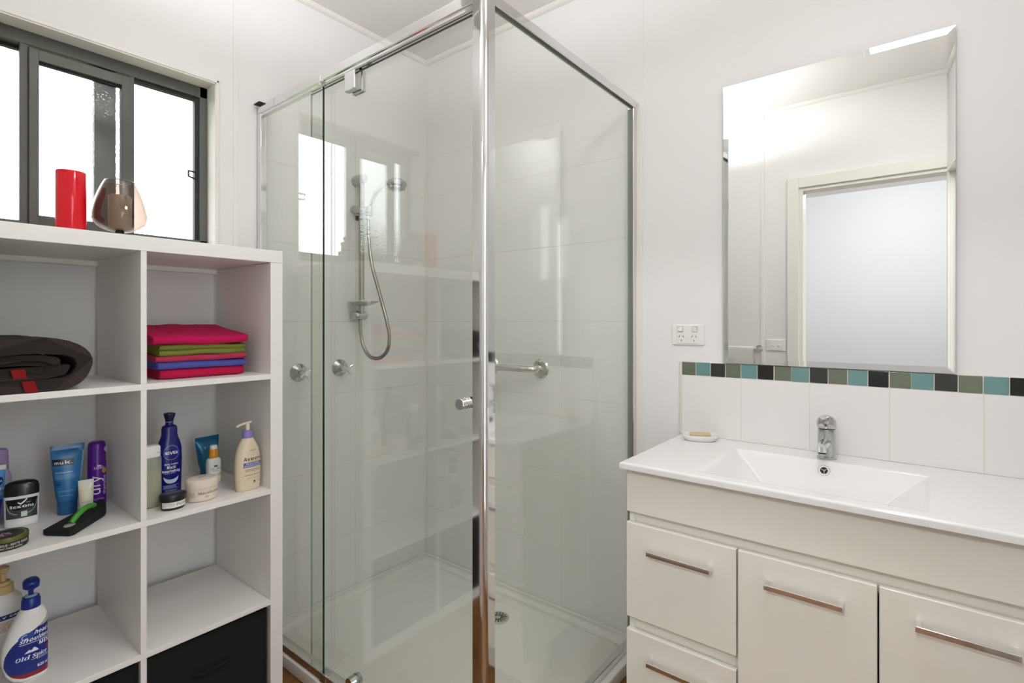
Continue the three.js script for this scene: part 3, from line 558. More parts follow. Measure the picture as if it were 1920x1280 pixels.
{
  const t = thing('basin_mixer', 'short chrome basin mixer tap standing behind the basin', 'tap', [1.801, VY, 0.078]);
  part(t, 'base_ring', latheHard([[0, 0.008], [0.022, 0.008], [0.0255, 0.005], [0.0255, 0]].reverse(), 40, 0.5), M.greyChrome);
  part(t, 'body', latheHard([[0.0228, 0.008], [0.0228, 0.04], [0.0232, 0.078], [0.023, 0.086], [0, 0.086]], 40, 0.5), M.greyChrome);
  part(t, 'spout', [rod([0, 0.046, 0], [0, 0.046, 0.092], 0.0155, 0.0125).scale(1, 0.85, 1).translate(0, 0.008, 0), rod([0, 0.05, 0.085], [0, 0.034, 0.085], 0.0115, 0.011)], M.chrome);
  part(t, 'aerator', rod([0, 0.034, 0.085], [0, 0.03, 0.085], 0.0095), M.black);
  const dome = shell([[0.087, 0.0215, 0.0215], [0.09, 0.0245, 0.0245], [0.1, 0.0255, 0.0265], [0.112, 0.0235, 0.026], [0.12, 0.017, 0.021], [0.1245, 0.008, 0.011]].map(([y, a, b], i) => ({ y, a, b, p: 2.2, dz: 0.0008 * i })), 40, 0.9);
  part(t, 'lever_cap', dome, M.greyChrome);
  part(t, 'lever', [rod([0, 0.113, 0.01], [0, 0.128, 0.068], 0.008, 0.0062).scale(1.25, 1, 1)], M.chrome);
  part(t, 'temperature_mark', rod([0.0015, 0.1, 0.0255], [0.0015, 0.1, 0.029], 0.003), plastic(150, 18, 26));
}
{
  const t = thing('soap_dish', 'oval white ceramic soap dish on the vanity corner', 'soap dish', [1.432, VY, 0.075], 0.42);
  const pr = [[0, 0.046, 0.03], [0.003, 0.051, 0.034], [0.017, 0.058, 0.04], [0.02, 0.0575, 0.0395], [0.0195, 0.0545, 0.0365], [0.008, 0.049, 0.032], [0.006, 0.04, 0.025]];
  part(t, 'dish', shell(pr.map(([y, a, b]) => ({ y, a, b, p: 2.5 })), 48, 0.8), M.basin);
  const s = thing('soap_bar', 'worn tan soap bar lying in the white dish on the vanity', 'soap', [1.433, VY + 0.006, 0.073], 0.42);
  part(s, 'soap_body', new RoundedBoxGeometry(0.066, 0.017, 0.036, 3, 0.004).rotateZ(0.02).translate(0, 0.0095, 0), plastic(206, 186, 146, 0.55));
}

// ------------------------------------------------------------------ shelf unit and its boxes
const SH = { x0: 0.04, x1: 0.43, z0: 0.996, z1: 1.747, zi0: 1.035, zi1: 1.709, d0: 1.364, d1: 1.378, rows: [0.038, 0.384, 0.729, 1.087], tops: [0.369, 0.714, 1.071, 1.435] };
{
  const t = thing('shelf_unit', 'white cube shelf unit with eight open compartments below the window', 'shelf unit', [(SH.x0 + SH.x1) / 2, 0, (SH.z0 + SH.z1) / 2]);
  const { x0, x1, z0, z1, zi0, zi1, d0, d1, rows, tops } = SH, r = 0.0012;
  rpart(t, 'top_board', bx(x0, 1.435, z0, x1, 1.473, z1, r), M.shelf);
  rpart(t, 'bottom_board', bx(x0, 0, zi0, x1, 0.038, zi1, r), M.shelf);
  rpart(t, 'side_board', bx(x0, 0, z0, x1, 1.4345, zi0, r), M.shelf);
  rpart(t, 'side_board', bx(x0, 0, zi1, x1, 1.4345, z1, r), M.shelf);
  for (const k of [0, 1, 2]) rpart(t, 'shelf_board', bx(x0, tops[k], zi0, x1, rows[k + 1], zi1, r), M.shelf);
  for (const k of [0, 1, 2, 3]) rpart(t, 'divider', bx(x0, rows[k], d0, x1 - 0.0006, tops[k], d1, r), M.shelf);
  const fab = std({ color: S(13, 13, 13), roughness: 0.95, bumpMap: fuzz, bumpScale: 0.0006 });
  for (const [za, zb, label] of [[zi0 + 0.007, d0 - 0.003, 'black fabric storage box in the bottom compartment nearest the shower'], [d1 + 0.004, zi1 - 0.004, 'black fabric storage box in the bottom left compartment']]) {
    const b = thing('storage_box', label, 'storage box', [(x0 + x1) / 2, 0.038, (za + zb) / 2], 0, 'black storage boxes at the bottom of the shelf unit');
    const w = (zb - za) / 2, H = 0.323;
    part(b, 'box_body', [bx(0.176, 0, -w, 0.186, H, w, 0.003), bx(-0.18, 0, -w, -0.17, H, w, 0.003), bx(-0.17, 0, -w, 0.176, H, -w + 0.008, 0.002), bx(-0.17, 0, w - 0.008, 0.176, H, w, 0.002), bx(-0.17, 0, -w + 0.008, 0.176, 0.008, w - 0.008)], fab);
    part(b, 'handle', tube([[0.186, 0.225, -0.05], [0.193, 0.22, -0.035], [0.194, 0.218, 0], [0.193, 0.22, 0.035], [0.186, 0.225, 0.05]], 0.004, 24, 8), fab);
  }
}
// ------------------------------------------------------------------ things on the shelves
const FRONT = PI / 2;                                  // local +z turned to face out of the shelf unit
const R = (rows) => rows.map(([y, a, b, p = 2, dx = 0, dz = 0]) => ({ y, a, b, p, dx, dz }));
const txt = (g, s, x, y, font, color, align = 'center', max) => { g.font = font; g.fillStyle = color; g.textAlign = align; g.textBaseline = 'middle'; max ? g.fillText(s, x, y, max) : g.fillText(s, x, y); };
const scribble = (g, x, y, w, n, h, color, align = 'left') => { g.fillStyle = color; for (let i = 0; i < n; i++) { let q = x + (align === 'center' ? w * 0.06 * (i % 3) : 0); const end = x + w * (0.72 + 0.28 * rnd()); while (q < end) { const l = Math.min(end - q, 6 + 16 * rnd()); g.fillRect(q, y + i * h * 2, l, h * 0.85); q += l + 4; } } };
// squeeze tube standing on its cap
function squeezeTube(t, w, h, cap, mat, capMat, tex, labelSpan = 0.62) {
  const capR = R([[0, cap[0], cap[1], 2], [0.002, cap[0] + 0.0008, cap[1] + 0.0008, 2], [cap[2], cap[0] + 0.0008, cap[1] + 0.0008, 2], [cap[2] + 0.001, cap[0] - 0.001, cap[1] - 0.001, 2]]);
  part(t, 'cap', shell(capR, 40), capMat);
  const b = [], y0 = cap[2] + 0.001;
  for (let i = 0; i <= 14; i++) { const k = i / 14; b.push([y0 + (h - 0.012 - y0) * k, cap[0] + 0.002 + (w / 2 - cap[0] - 0.002) * k ** 0.8, Math.max(0.0018, (cap[1] + 0.004) * Math.sqrt(Math.max(0, 1 - k ** 2.2))), 2 + 0.6 * k]); }
  b[0][1] = cap[0] + 0.001; b[0][2] = cap[1] + 0.001;
  b.push([h - 0.011, w / 2, 0.0013, 3], [h, w / 2 + 0.0003, 0.0012, 3]);
  const rings = R(b);
  part(t, 'tube_body', shell(rings, 48, 0.5), mat);
  const cr = []; for (let i = 0; i < 5; i++) cr.push(bx(-w / 2 + 0.001, h - 0.0105 + i * 0.002, -0.0017, w / 2 - 0.001, h - 0.0095 + i * 0.002, 0.0017, 0.0004));
  part(t, 'crimped_end', cr, mat);
  if (tex) part(t, 'label', wrap(rings, y0 + 0.004, h - 0.016, -PI / 2 * labelSpan, PI / 2 * labelSpan, 0.0004, 28, 24), printed(tex));
  return rings;
}
const shelfPut = (name, label, cat, x, y, z, dt = 0, group) => thing(name, label, cat, [x, y, z], FRONT + dt, group);

// --- on top of the unit
{
  const t = thing('candle_holder', 'tall red glass candle cylinder on top of the shelf unit', 'candle holder', [0.25, 1.473, 1.483]);
  part(t, 'glass_cylinder', latheHard([[0, 0.001], [0.031, 0.001], [0.0325, 0.004], [0.0325, 0.172], [0.0318, 0.174], [0.0302, 0.174], [0.0298, 0.012], [0, 0.01]], 56, 0.6), phy({ color: S(216, 2, 30), roughness: 0.12 }));
  part(t, 'red_lining', lathe([[0.0297, 0.012], [0.0297, 0.17]], 48), plastic(190, 0, 24, 0.5));
}
{
  const t = thing('hurricane_lamp', 'smoky glass bowl candle lantern with black foot beside the red cylinder', 'candle holder', [0.25, 1.473, 1.376]);
  const P = [[0.006, 0.027], [0.026, 0.031], [0.048, 0.041], [0.061, 0.056], [0.0655, 0.071], [0.0645, 0.085], [0.0595, 0.108], [0.051, 0.135], [0.041, 0.16], [0.0355, 0.171]];
  const c = new THREE.SplineCurve(P.map((p) => new V2(...p))).getPoints(40).map((p) => [p.x, p.y]);
  part(t, 'smoky_bowl', lathe([...c, ...c.map(([x, y]) => [Math.max(0.0005, x - 0.0022), y + (y < 0.05 ? 0.002 : 0)]).reverse(), c[0]], 72), phy({ color: new THREE.Color().setRGB(0.7, 0.645, 0.61), roughness: 0, transmission: 1, thickness: 0, ior: 1.5 }));
  part(t, 'rim', new THREE.TorusGeometry(0.0343, 0.0012, 8, 60).rotateX(PI / 2).translate(0, 0.171, 0), phy({ color: S(120, 108, 100), roughness: 0.05 }));
  part(t, 'foot', latheHard([[0, 0], [0.014, 0], [0.0135, 0.004], [0.011, 0.024], [0.011, 0.032], [0, 0.032]], 32, 0.6), M.blackGloss);
  const k = thing('candle', 'short cream pillar candle standing inside the smoky glass lantern', 'candle', [0.25, 1.5065, 1.376]);
  part(k, 'wax_body', shell(R([[0, 0.0255, 0.0255], [0.002, 0.027, 0.027], [0.092, 0.0272, 0.0272], [0.0965, 0.0262, 0.0262], [0.098, 0.023, 0.023], [0.0955, 0.017, 0.017], [0.0945, 0.008, 0.008]]), 48, 0.9), phy({ color: S(232, 220, 194), roughness: 0.35 }));
  part(k, 'wick', rod([0, 0.094, 0], [0.0006, 0.1045, 0], 0.0008, 0.0006, 8), std({ color: S(200, 190, 170), roughness: 1 }));
}

// --- towels
const terry = (r, g, b) => std({ color: S(r, g, b), roughness: 1, bumpMap: fuzz, bumpScale: 0.0016 });
function foldPath(x0, x1, ys) { // serpentine of layers between back (x0) and front (x1); layer centres at ys; the fold that shows is at the front
  const path = [], r = (ys[1] - ys[0]) / 2;
  for (let i = 0; i <= 12; i++) path.push([x0 + ((x1 - r - x0) * i) / 12, ys[0]]);
  for (let i = 1; i < 8; i++) { const a = -PI / 2 + (PI * i) / 8; path.push([x1 - r + r * Math.cos(a), (ys[0] + ys[1]) / 2 + r * Math.sin(a)]); }
  for (let i = 0; i <= 12; i++) path.push([x1 - r - ((x1 - r - x0) * i) / 12, ys[1]]);
  return path;
}
function foldedTowel(label, y, h, dims, mat, amp, folds, ends) {
  const [xb, xf, za, zb] = dims, t = thing('folded_towel', label, 'towel', [(xb + xf) / 2, y, (za + zb) / 2]);
  t.userData.group = 'towels stacked in the right column';
  const n = folds, lh = h / n;
  for (let k = 0; k < n; k++) {
    const hw = lh * 0.245, path = foldPath(-(xf - xb) / 2, (xf - xb) / 2 - hw - 0.002 * (k % 2), [lh * 0.25, lh * 0.75]);
    const s0 = rnd() * 50, g = sweepOutline(ribbon(path, hw, 6), 40, (u, v, q) => {
      const z = (zb - za) / 2 - (zb - za) * q, e = Math.min(1, Math.min(q, 1 - q) * 14);
      const wob = amp * noise(z * 14 + s0, u * 9, y * 40 + k), fine = 0.0009 * noise(z * 140, (v + k * lh) * 300, u * 140 + s0);
      const edge = u > 0.07 ? 0.004 * noise(z * 20 + s0, k * 7) : 0, at = y + k * lh + v - 1.087, lift = 1 + 0.3 * Math.min(1, Math.max(0, ((xf - xb) / 2 - 0.03 - u) / (xf - xb)));
      return [u + edge + fine * 1.4 - (1 - e) * 0.004, (v - lh / 2) * (0.9 + 0.1 * e) + lh / 2 + k * lh + at * (lift - 1) + wob * Math.min(1, Math.max(0.1, (at / 0.05) * (u > -0.09 ? 1 : 0.6))) + fine, z + 0.004 * noise(u * 8, v * 60 + k * 3, s0)];
    }, 1.2);
    part(t, n > 1 ? 'towel_fold' : 'towel_cloth', g, mat);
  }
  return t;
}
{
  const Y = 1.0876, pink = terry(226, 8, 84), rose = terry(226, 62, 110), green = terry(150, 160, 62), blue = terry(98, 106, 204), magenta = terry(232, 0, 96);
  foldedTowel('bright pink folded towel at the bottom of the stack', Y, 0.0275, [0.17, 0.362, 1.083, 1.31], pink, 0.0015, 1, 0);
  foldedTowel('blue folded towel between the pink ones in the stack', Y + 0.0275, 0.0215, [0.16, 0.366, 1.08, 1.318], blue, 0.003, 1, 0);
  foldedTowel('thin rose pink towel between the blue and green ones in the stack', Y + 0.049, 0.0165, [0.155, 0.37, 1.078, 1.322], rose, 0.004, 1, 0);
  foldedTowel('olive green towel folded in two layers in the stack', Y + 0.0655, 0.0325, [0.15, 0.366, 1.081, 1.314], green, 0.005, 2, 0);
  foldedTowel('smooth magenta towel on top of the stack', Y + 0.098, 0.0245, [0.14, 0.372, 1.076, 1.33], magenta, 0.007, 1, 0);
}
{ // dark towel folded around itself: its rolled end faces out
  const t = thing('bath_towel', 'dark brown rolled up towel with red stripes in the top left compartment', 'towel', [0.26, 1.0872, 1.6]);
  const mat = terry(60, 50, 47), red = terry(196, 18, 22);
  const zr = (px) => px;                                // along z; the fold points to -z (towards the shower)
  const out = (pathPts, hw, x0, x1, s0, m, name, amp = 0.004) => part(t, name, sweepOutline(ribbon(pathPts, hw, 6), 26, (u, v, q) => {
    const x = x0 + (x1 - x0) * q, e = Math.min(1, Math.min(q, 1 - q) * 12), f = 0.0012 * noise(u * 160, v * 160, x * 160);
    return [x - 0.26 + 0.004 * noise(u * 22, v * 30, s0), v + amp * noise(u * 12 + s0, x * 14, v * 10) * Math.min(1, v / 0.05) * (v > 0.02 ? 1 : 0) + f - (1 - e) * 0.0015 * Math.sign(v - 0.06), u + f + 0.004 * noise(x * 16, v * 14, s0)];
  }, 1.2), m);
  const U = (top, bot, end, left) => { // U lying on its side, open to +z
    const p = [], r = (top - bot) / 2, c = (top + bot) / 2;
    for (let i = 0; i <= 14; i++) p.push([left - ((left - end - r) * i) / 14, top + 0.008 * Math.sin((i / 14) * 3) - (i > 11 ? 0 : 0)]);
    for (let i = 1; i < 12; i++) { const a = PI / 2 + (PI * i) / 12; p.push([end + r + r * 1.0 * Math.cos(a), c + r * Math.sin(a)]); }
    for (let i = 0; i <= 14; i++) p.push([end + r + ((left - end - r) * i) / 14, bot]);
    return p;
  };
  const zc = 1.6;
  const vary = (a, b, f, ph) => (k) => a + b * Math.sin(k * f + ph);
  out(U(0.1, 0.0155, 1.492 - zc, 0.1), vary(0.0165, 0.0022, 7, 0.4), 0.425, 0.13, 1, mat, 'outer_fold', 0.006);
  out(U(0.0655, 0.0455, 1.545 - zc, 0.1), vary(0.0098, 0.0016, 9, 2), 0.416, 0.13, 2, mat, 'inner_fold', 0.003);
  out([[0.1, 0.083], [0.06, 0.082], [0.03, 0.077], [0.0, 0.08], [-0.03, 0.078], [-0.055, 0.07]], vary(0.008, 0.002, 6, 1), 0.42, 0.13, 5, mat, 'tucked_layer', 0.003);
  out([[0.1, 0.0335], [0.05, 0.033], [0.0, 0.0335], [-0.04, 0.036], [-0.066, 0.043], [-0.073, 0.054]], vary(0.007, 0.0015, 6, 3), 0.419, 0.13, 7, mat, 'tucked_layer', 0.002);
  const strip = (z0, z1, y0, y1, x) => { const g = new THREE.BoxGeometry(0.16, y1 - y0, z1 - z0, 12, 3, 3); const p = g.attributes.position; for (let i = 0; i < p.count; i++) { const y = p.getY(i), z = p.getZ(i); p.setXYZ(i, p.getX(i) - 0.002 * (y / (y1 - y0)) ** 2, y, z + y * 0.25); } g.computeVertexNormals(); return g.translate(x - 0.08 - 0.26, (y0 + y1) / 2, (z0 + z1) / 2 - zc); };
  part(t, 'red_stripe', strip(1.597, 1.62, 0.0285, 0.054, 0.4235), red);
  part(t, 'red_stripe', strip(1.581, 1.603, 0.0015, 0.027, 0.4315), red);
}

// --- left column, second shelf from the top
const YB = 0.7296;
{
  const t = shelfPut('squeeze_tube', 'large translucent blue hair gel tube with black brand box', 'tube', 0.196, YB, 1.48, -0.1);
  const tex = canvasTex(512, 1024, (g, w, h) => {
    const q = g.createLinearGradient(0, 0, w, 0); q.addColorStop(0, '#2f74ac'); q.addColorStop(1, '#2f74ac'); g.fillStyle = q; g.fillRect(0, 0, w, h);
    g.fillStyle = '#8fc3e8'; g.fillRect(w * 0.88, h * 0.02, w * 0.1, h * 0.9);
    g.fillStyle = '#0a0c10'; g.fillRect(40, 150, 270, 130); txt(g, 'muk.', 190, 222, 'bold 92px sans-serif', '#dfe6ea');
    txt(g, 'curly muk', 220, 360, '62px sans-serif', '#1d4a78'); txt(g, 'curl amplifier', 190, 425, 'bold 36px sans-serif', '#cfe4f2');
    scribble(g, 60, 470, 320, 5, 10, '#7fb4dc'); g.fillStyle = '#1b4f8c'; g.fillRect(70, 600, 90, 110); scribble(g, 90, 800, 300, 2, 9, '#8fbfe2'); scribble(g, 110, 900, 240, 1, 9, '#a8d0ec');
  });
  squeezeTube(t, 0.072, 0.186, [0.0205, 0.019, 0.033], phy({ color: S(44, 112, 170), roughness: 0.15 }), plastic(38, 100, 160, 0.3), tex, 0.86);
}
{
  const t = shelfPut('squeeze_tube', 'small clear tube of cream beside the blue gel tube', 'tube', 0.252, YB, 1.452, -0.15);
  const tex = canvasTex(256, 512, (g, w, h) => { g.fillStyle = '#e4e0c8'; g.fillRect(0, 0, w, h); txt(g, 'HAIR', w / 2, 90, '74px serif', '#d8b48a'); scribble(g, 70, 150, 120, 2, 8, '#d8c09a'); scribble(g, 60, 330, 150, 2, 5, '#8a8a7a'); });
  squeezeTube(t, 0.033, 0.094, [0.0125, 0.012, 0.012], phy({ color: S(226, 224, 212), roughness: 0.2 }), plastic(230, 228, 220, 0.3), tex, 0.8);
}
{
  const t = shelfPut('spray_can', 'purple dry shampoo can with white lettering next to the divider', 'spray can', 0.18, YB, 1.412, -0.12);
  const b = R([[0, 0.02, 0.02], [0.003, 0.0215, 0.0215], [0.118, 0.0215, 0.0215], [0.122, 0.0208, 0.0208]]);
  part(t, 'can_body', shell(b, 48), plastic(92, 26, 150, 0.25));
  part(t, 'cap', shell(R([[0.1225, 0.021, 0.021], [0.165, 0.0208, 0.0208], [0.175, 0.0195, 0.0195], [0.18, 0.016, 0.016], [0.181, 0.008, 0.008]]), 48, 0.9), plastic(88, 22, 142, 0.3));
  part(t, 'spray_notch', new THREE.CylinderGeometry(0.0075, 0.0075, 0.004, 24).rotateX(PI / 2).rotateY(1.15).translate(0.0192, 0.158, 0.0085), plastic(190, 170, 205, 0.4));
  const tex = canvasTex(512, 1024, (g, w, h) => {
    g.fillStyle = '#5c1a96'; g.fillRect(0, 0, w, h);
    txt(g, 'CEDEL', w * 0.55, 80, 'bold 74px serif', '#efe6f6'); g.fillStyle = '#efe6f6'; g.beginPath(); g.ellipse(w * 0.55, 26, 50, 18, 0, 0, 7); g.fill();
    g.fillStyle = '#e8961c'; g.beginPath(); g.arc(w * 0.8, 165, 66, 0, 7); g.fill(); scribble(g, w * 0.8 - 36, 140, 70, 3, 7, '#8a4a08');
    g.save(); g.translate(w * 0.37, 520); g.rotate(-PI / 2); txt(g, 'dry', 0, 0, '330px sans-serif', '#ffffff'); g.restore();
    g.save(); g.translate(w * 0.8, 530); g.rotate(-PI / 2); txt(g, 'shampoo', 0, 0, '118px sans-serif', '#f0e6f8'); g.restore();
    scribble(g, w * 0.2, 850, 330, 3, 10, '#c8a8e0'); scribble(g, w * 0.25, 950, 280, 1, 10, '#c8a8e0');
  });
  part(t, 'label', wrap(b, 0.004, 0.117, -1.15, 1.25), printed(tex, 0.25));
}
{
  const t = shelfPut('deodorant_stick', 'white deodorant stick with black dome cap and chrome label', 'deodorant', 0.212, YB, 1.574, -0.14);
  const b = R([[0, 0.031, 0.0145, 2.6], [0.003, 0.0325, 0.0158, 2.6], [0.012, 0.0325, 0.0158, 2.6], [0.017, 0.0318, 0.0152, 2.6], [0.02, 0.0325, 0.0158, 2.6], [0.078, 0.0335, 0.0165, 2.6]]);
  part(t, 'stick_body', shell(b, 56), M.white);
  part(t, 'cap', shell(R([[0.0785, 0.034, 0.017, 2.6], [0.098, 0.0335, 0.0168, 2.5], [0.107, 0.031, 0.0155, 2.4], [0.112, 0.025, 0.0125, 2.3], [0.1145, 0.015, 0.008, 2.2], [0.115, 0.006, 0.003, 2]]), 56, 0.9), M.blackGloss);
  const tex = canvasTex(512, 420, (g, w, h) => {
    g.fillStyle = '#3c4442'; g.fillRect(0, 0, w, h); g.fillStyle = '#060606'; g.beginPath(); g.moveTo(20, 0); g.lineTo(w - 20, 0); g.quadraticCurveTo(w - 40, 240, w / 2, 250); g.quadraticCurveTo(40, 240, 20, 0); g.fill();
    g.strokeStyle = '#b9bdb8'; g.lineWidth = 12; for (const s of [-1, 1]) { g.beginPath(); g.moveTo(w / 2 + s * 235, 70); g.quadraticCurveTo(w / 2 + s * 200, 300, w / 2 + s * 40, 330); g.stroke(); }
    g.strokeStyle = '#c06a74'; g.lineWidth = 6; g.beginPath(); g.moveTo(30, 150); g.quadraticCurveTo(70, 320, 190, 350); g.stroke();
    g.strokeStyle = '#f2f2f2'; g.lineWidth = 18; g.beginPath(); g.moveTo(220, 70); g.lineTo(248, 112); g.lineTo(308, 10); g.stroke();
    txt(g, 'Rexona', w / 2, 165, 'bold 92px sans-serif', '#f4f4f4'); txt(g, 'men', 330, 90, '32px sans-serif', '#e0d0b0'); g.fillStyle = '#d8dcd6'; g.fillRect(250, 280, 60, 110);
  });
  part(t, 'label', wrap(b, 0.022, 0.071, -1.02, 1.02), printed(tex));
}
{
  const t = shelfPut('wax_tin', 'round black hair wax tin with an olive band at the shelf front', 'tin', 0.356, YB, 1.622, 0.1);
  const b = R([[0, 0.037, 0.037], [0.001, 0.0385, 0.0385], [0.019, 0.0385, 0.0385]]);
  part(t, 'tin_base', shell(b, 64), plastic(16, 15, 14, 0.3));
  const tx = canvasTex(1024, 128, (g, w, h) => { g.fillStyle = '#12110f'; g.fillRect(0, 0, w, h); txt(g, 'FIRM HOLD - MATTE FINISH', w / 2, 44, 'bold 56px sans-serif', '#d9d6cc'); txt(g, 'Hair Finish styling', w / 2, 98, 'bold italic 46px serif', '#cfcabd'); });
  part(t, 'label', wrap(b, 0.002, 0.018, -1.3, 1.3), printed(tx));
  part(t, 'lid', shell(R([[0.0185, 0.0398, 0.0398], [0.0262, 0.0398, 0.0398], [0.0285, 0.0388, 0.0388], [0.0288, 0.037, 0.037], [0.0272, 0.0365, 0.0365], [0.0272, 0.02, 0.02]]), 64, 0.5), std({ color: S(96, 98, 40), roughness: 0.35, metalness: 0.2 }));
  const top = canvasTex(512, 512, (g, w) => { g.fillStyle = '#100f10'; g.fillRect(0, 0, w, w); g.strokeStyle = '#b8b8ae'; g.lineWidth = 8; g.beginPath(); g.arc(256, 256, 240, 0, 7); g.stroke(); const cs = ['#c23a68', '#e8e4e6', '#7a7f9c', '#e9b9c6', '#3a3c46']; for (let i = 0; i < 46; i++) { g.fillStyle = cs[i % 5]; g.save(); g.translate(150 + rnd() * 150, 190 + rnd() * 150); g.rotate(rnd() * 6); g.fillRect(-30 * rnd() - 8, -6, 60 * rnd() + 12, 6 + 12 * rnd()); g.restore(); } });
  part(t, 'lid_print', new THREE.CircleGeometry(0.0363, 48).rotateX(-PI / 2).translate(0, 0.0275, 0), printed(top));
}
{
  const t = thing('lint_brush', 'flat black wedge brush with green arched handle lying on the shelf', 'brush', [0.3, YB, 1.47]);
  const P = [[0.352, 1.5525], [0.402, 1.517], [0.402, 1.508], [0.306, 1.424], [0.286, 1.416], [0.252, 1.412], [0.236, 1.416], [0.243, 1.428], [0.335, 1.5535]].map(([x, z]) => new V2(x - 0.3, -(z - 1.47)));
  const g = new THREE.ExtrudeGeometry(new THREE.Shape(P), { depth: 0.018, bevelEnabled: true, bevelSize: 0.002, bevelThickness: 0.002, bevelOffset: -0.002, bevelSegments: 2 }).rotateX(-PI / 2).translate(0, 0.002, 0);
  { const p = g.attributes.position; for (let i = 0; i < p.count; i++) { const y = p.getY(i), k = Math.min(1, Math.max(0, (0.085 - p.getZ(i)) / 0.13)); p.setY(i, y * (0.5 + 0.85 * k)); } g.computeVertexNormals(); }
  part(t, 'brush_block', toCreasedNormals(g, 0.5), std({ color: S(12, 12, 12), roughness: 0.8, bumpMap: fuzz, bumpScale: 0.0006 }));
  const c = new THREE.CatmullRomCurve3([[0.066, 0.02, 0.036], [0.058, 0.032, 0.024], [0.044, 0.041, 0.008], [0.026, 0.042, -0.008], [0.01, 0.037, -0.021]].map((p) => new V3(...p)));
  const hd = new THREE.TubeGeometry(c, 40, 0.0068, 14);
  part(t, 'handle', hd, plastic(70, 150, 52, 0.35), 'green arched handle');
  part(t, 'handle_end', new THREE.SphereGeometry(0.0068, 16, 12).translate(0.01, 0.037, -0.021), plastic(70, 150, 52, 0.35), 'green handle tip');
  part(t, 'handle_base', [new THREE.SphereGeometry(0.012, 20, 12).scale(1.1, 0.45, 1.1).translate(0.07, 0.016, 0.039)], plastic(150, 140, 134, 0.4), 'grey handle base');
}
{
  const t = shelfPut('squeeze_tube', 'blue and white body lotion tube cut by the left picture edge', 'tube', 0.168, YB, 1.629, -0.05);
  const tex = canvasTex(512, 1024, (g, w, h) => { g.fillStyle = '#4f9fe0'; g.fillRect(0, 0, w, h); g.fillStyle = '#1c38c0'; g.beginPath(); g.moveTo(0, 640); g.quadraticCurveTo(w / 2, 540, w, 660); g.lineTo(w, h); g.lineTo(0, h); g.fill(); g.fillStyle = '#16206e'; g.beginPath(); g.arc(330, 200, 110, 0, 7); g.fill(); txt(g, 'NIVEA', 330, 200, 'bold 58px sans-serif', '#ffffff'); txt(g, 'gentle', 350, 380, 'bold 96px sans-serif', '#ffffff'); txt(g, 'lotion', 350, 490, 'bold 96px sans-serif', '#ffffff'); });
  squeezeTube(t, 0.062, 0.152, [0.018, 0.017, 0.02], plastic(74, 154, 222, 0.25), M.white, tex, 0.86);
  part(t, 'tube_end', bx(-0.0315, 0.141, -0.002, 0.0315, 0.153, 0.002, 0.0008), M.white, 'white crimped end');
  const l = shelfPut('lotion_bottle', 'bottle with lavender cap behind the blue tube at the left edge', 'bottle', 0.105, YB, 1.606, 0.1);
  part(l, 'bottle_body', shell(R([[0, 0.026, 0.02, 2.4], [0.003, 0.0275, 0.0215, 2.4], [0.11, 0.0275, 0.0215, 2.4], [0.128, 0.021, 0.02, 2.1]]), 48), plastic(206, 198, 226, 0.3));
  part(l, 'cap', shell(R([[0.1285, 0.0225, 0.0215], [0.175, 0.0215, 0.0205], [0.183, 0.0185, 0.018], [0.185, 0.009, 0.009]]), 48, 0.9), plastic(184, 158, 206, 0.35), 'lavender cap');
}

// --- right column, third compartment
{
  const t = shelfPut('gel_bottle', 'frosted bottle of pale green gel with white cap beside the divider', 'bottle', 0.318, YB, 1.325, 0);
  const b = R([[0, 0.0265, 0.018, 3], [0.002, 0.028, 0.0195, 3], [0.132, 0.028, 0.0195, 3], [0.14, 0.0265, 0.018, 3]]);
  part(t, 'gel', shell(R([[0.004, 0.0262, 0.0178, 3], [0.104, 0.0262, 0.0178, 3]]), 40), plastic(186, 184, 146, 0.4), 'pale green gel');
  part(t, 'bottle_body', shell(b, 48), phy({ color: S(232, 234, 224), roughness: 0.3, transmission: 0.75, thickness: 0 }));
  part(t, 'cap', shell(R([[0.1405, 0.0255, 0.0172, 3], [0.166, 0.0255, 0.0172, 3], [0.171, 0.0235, 0.0155, 2.8], [0.173, 0.016, 0.01, 2.5]]), 48, 0.9), M.white);
  const tx = canvasTex(256, 64, (g, w, h) => { g.fillStyle = '#f0efec'; g.fillRect(0, 0, w, h); txt(g, 'C TREAT', w / 2, h / 2, 'bold 40px sans-serif', '#4a4a48'); });
  part(t, 'cap_print', wrap(R([[0.1405, 0.0255, 0.0172, 3], [0.166, 0.0255, 0.0172, 3]]), 0.149, 0.156, 0.25, 0.9), printed(tx));
}
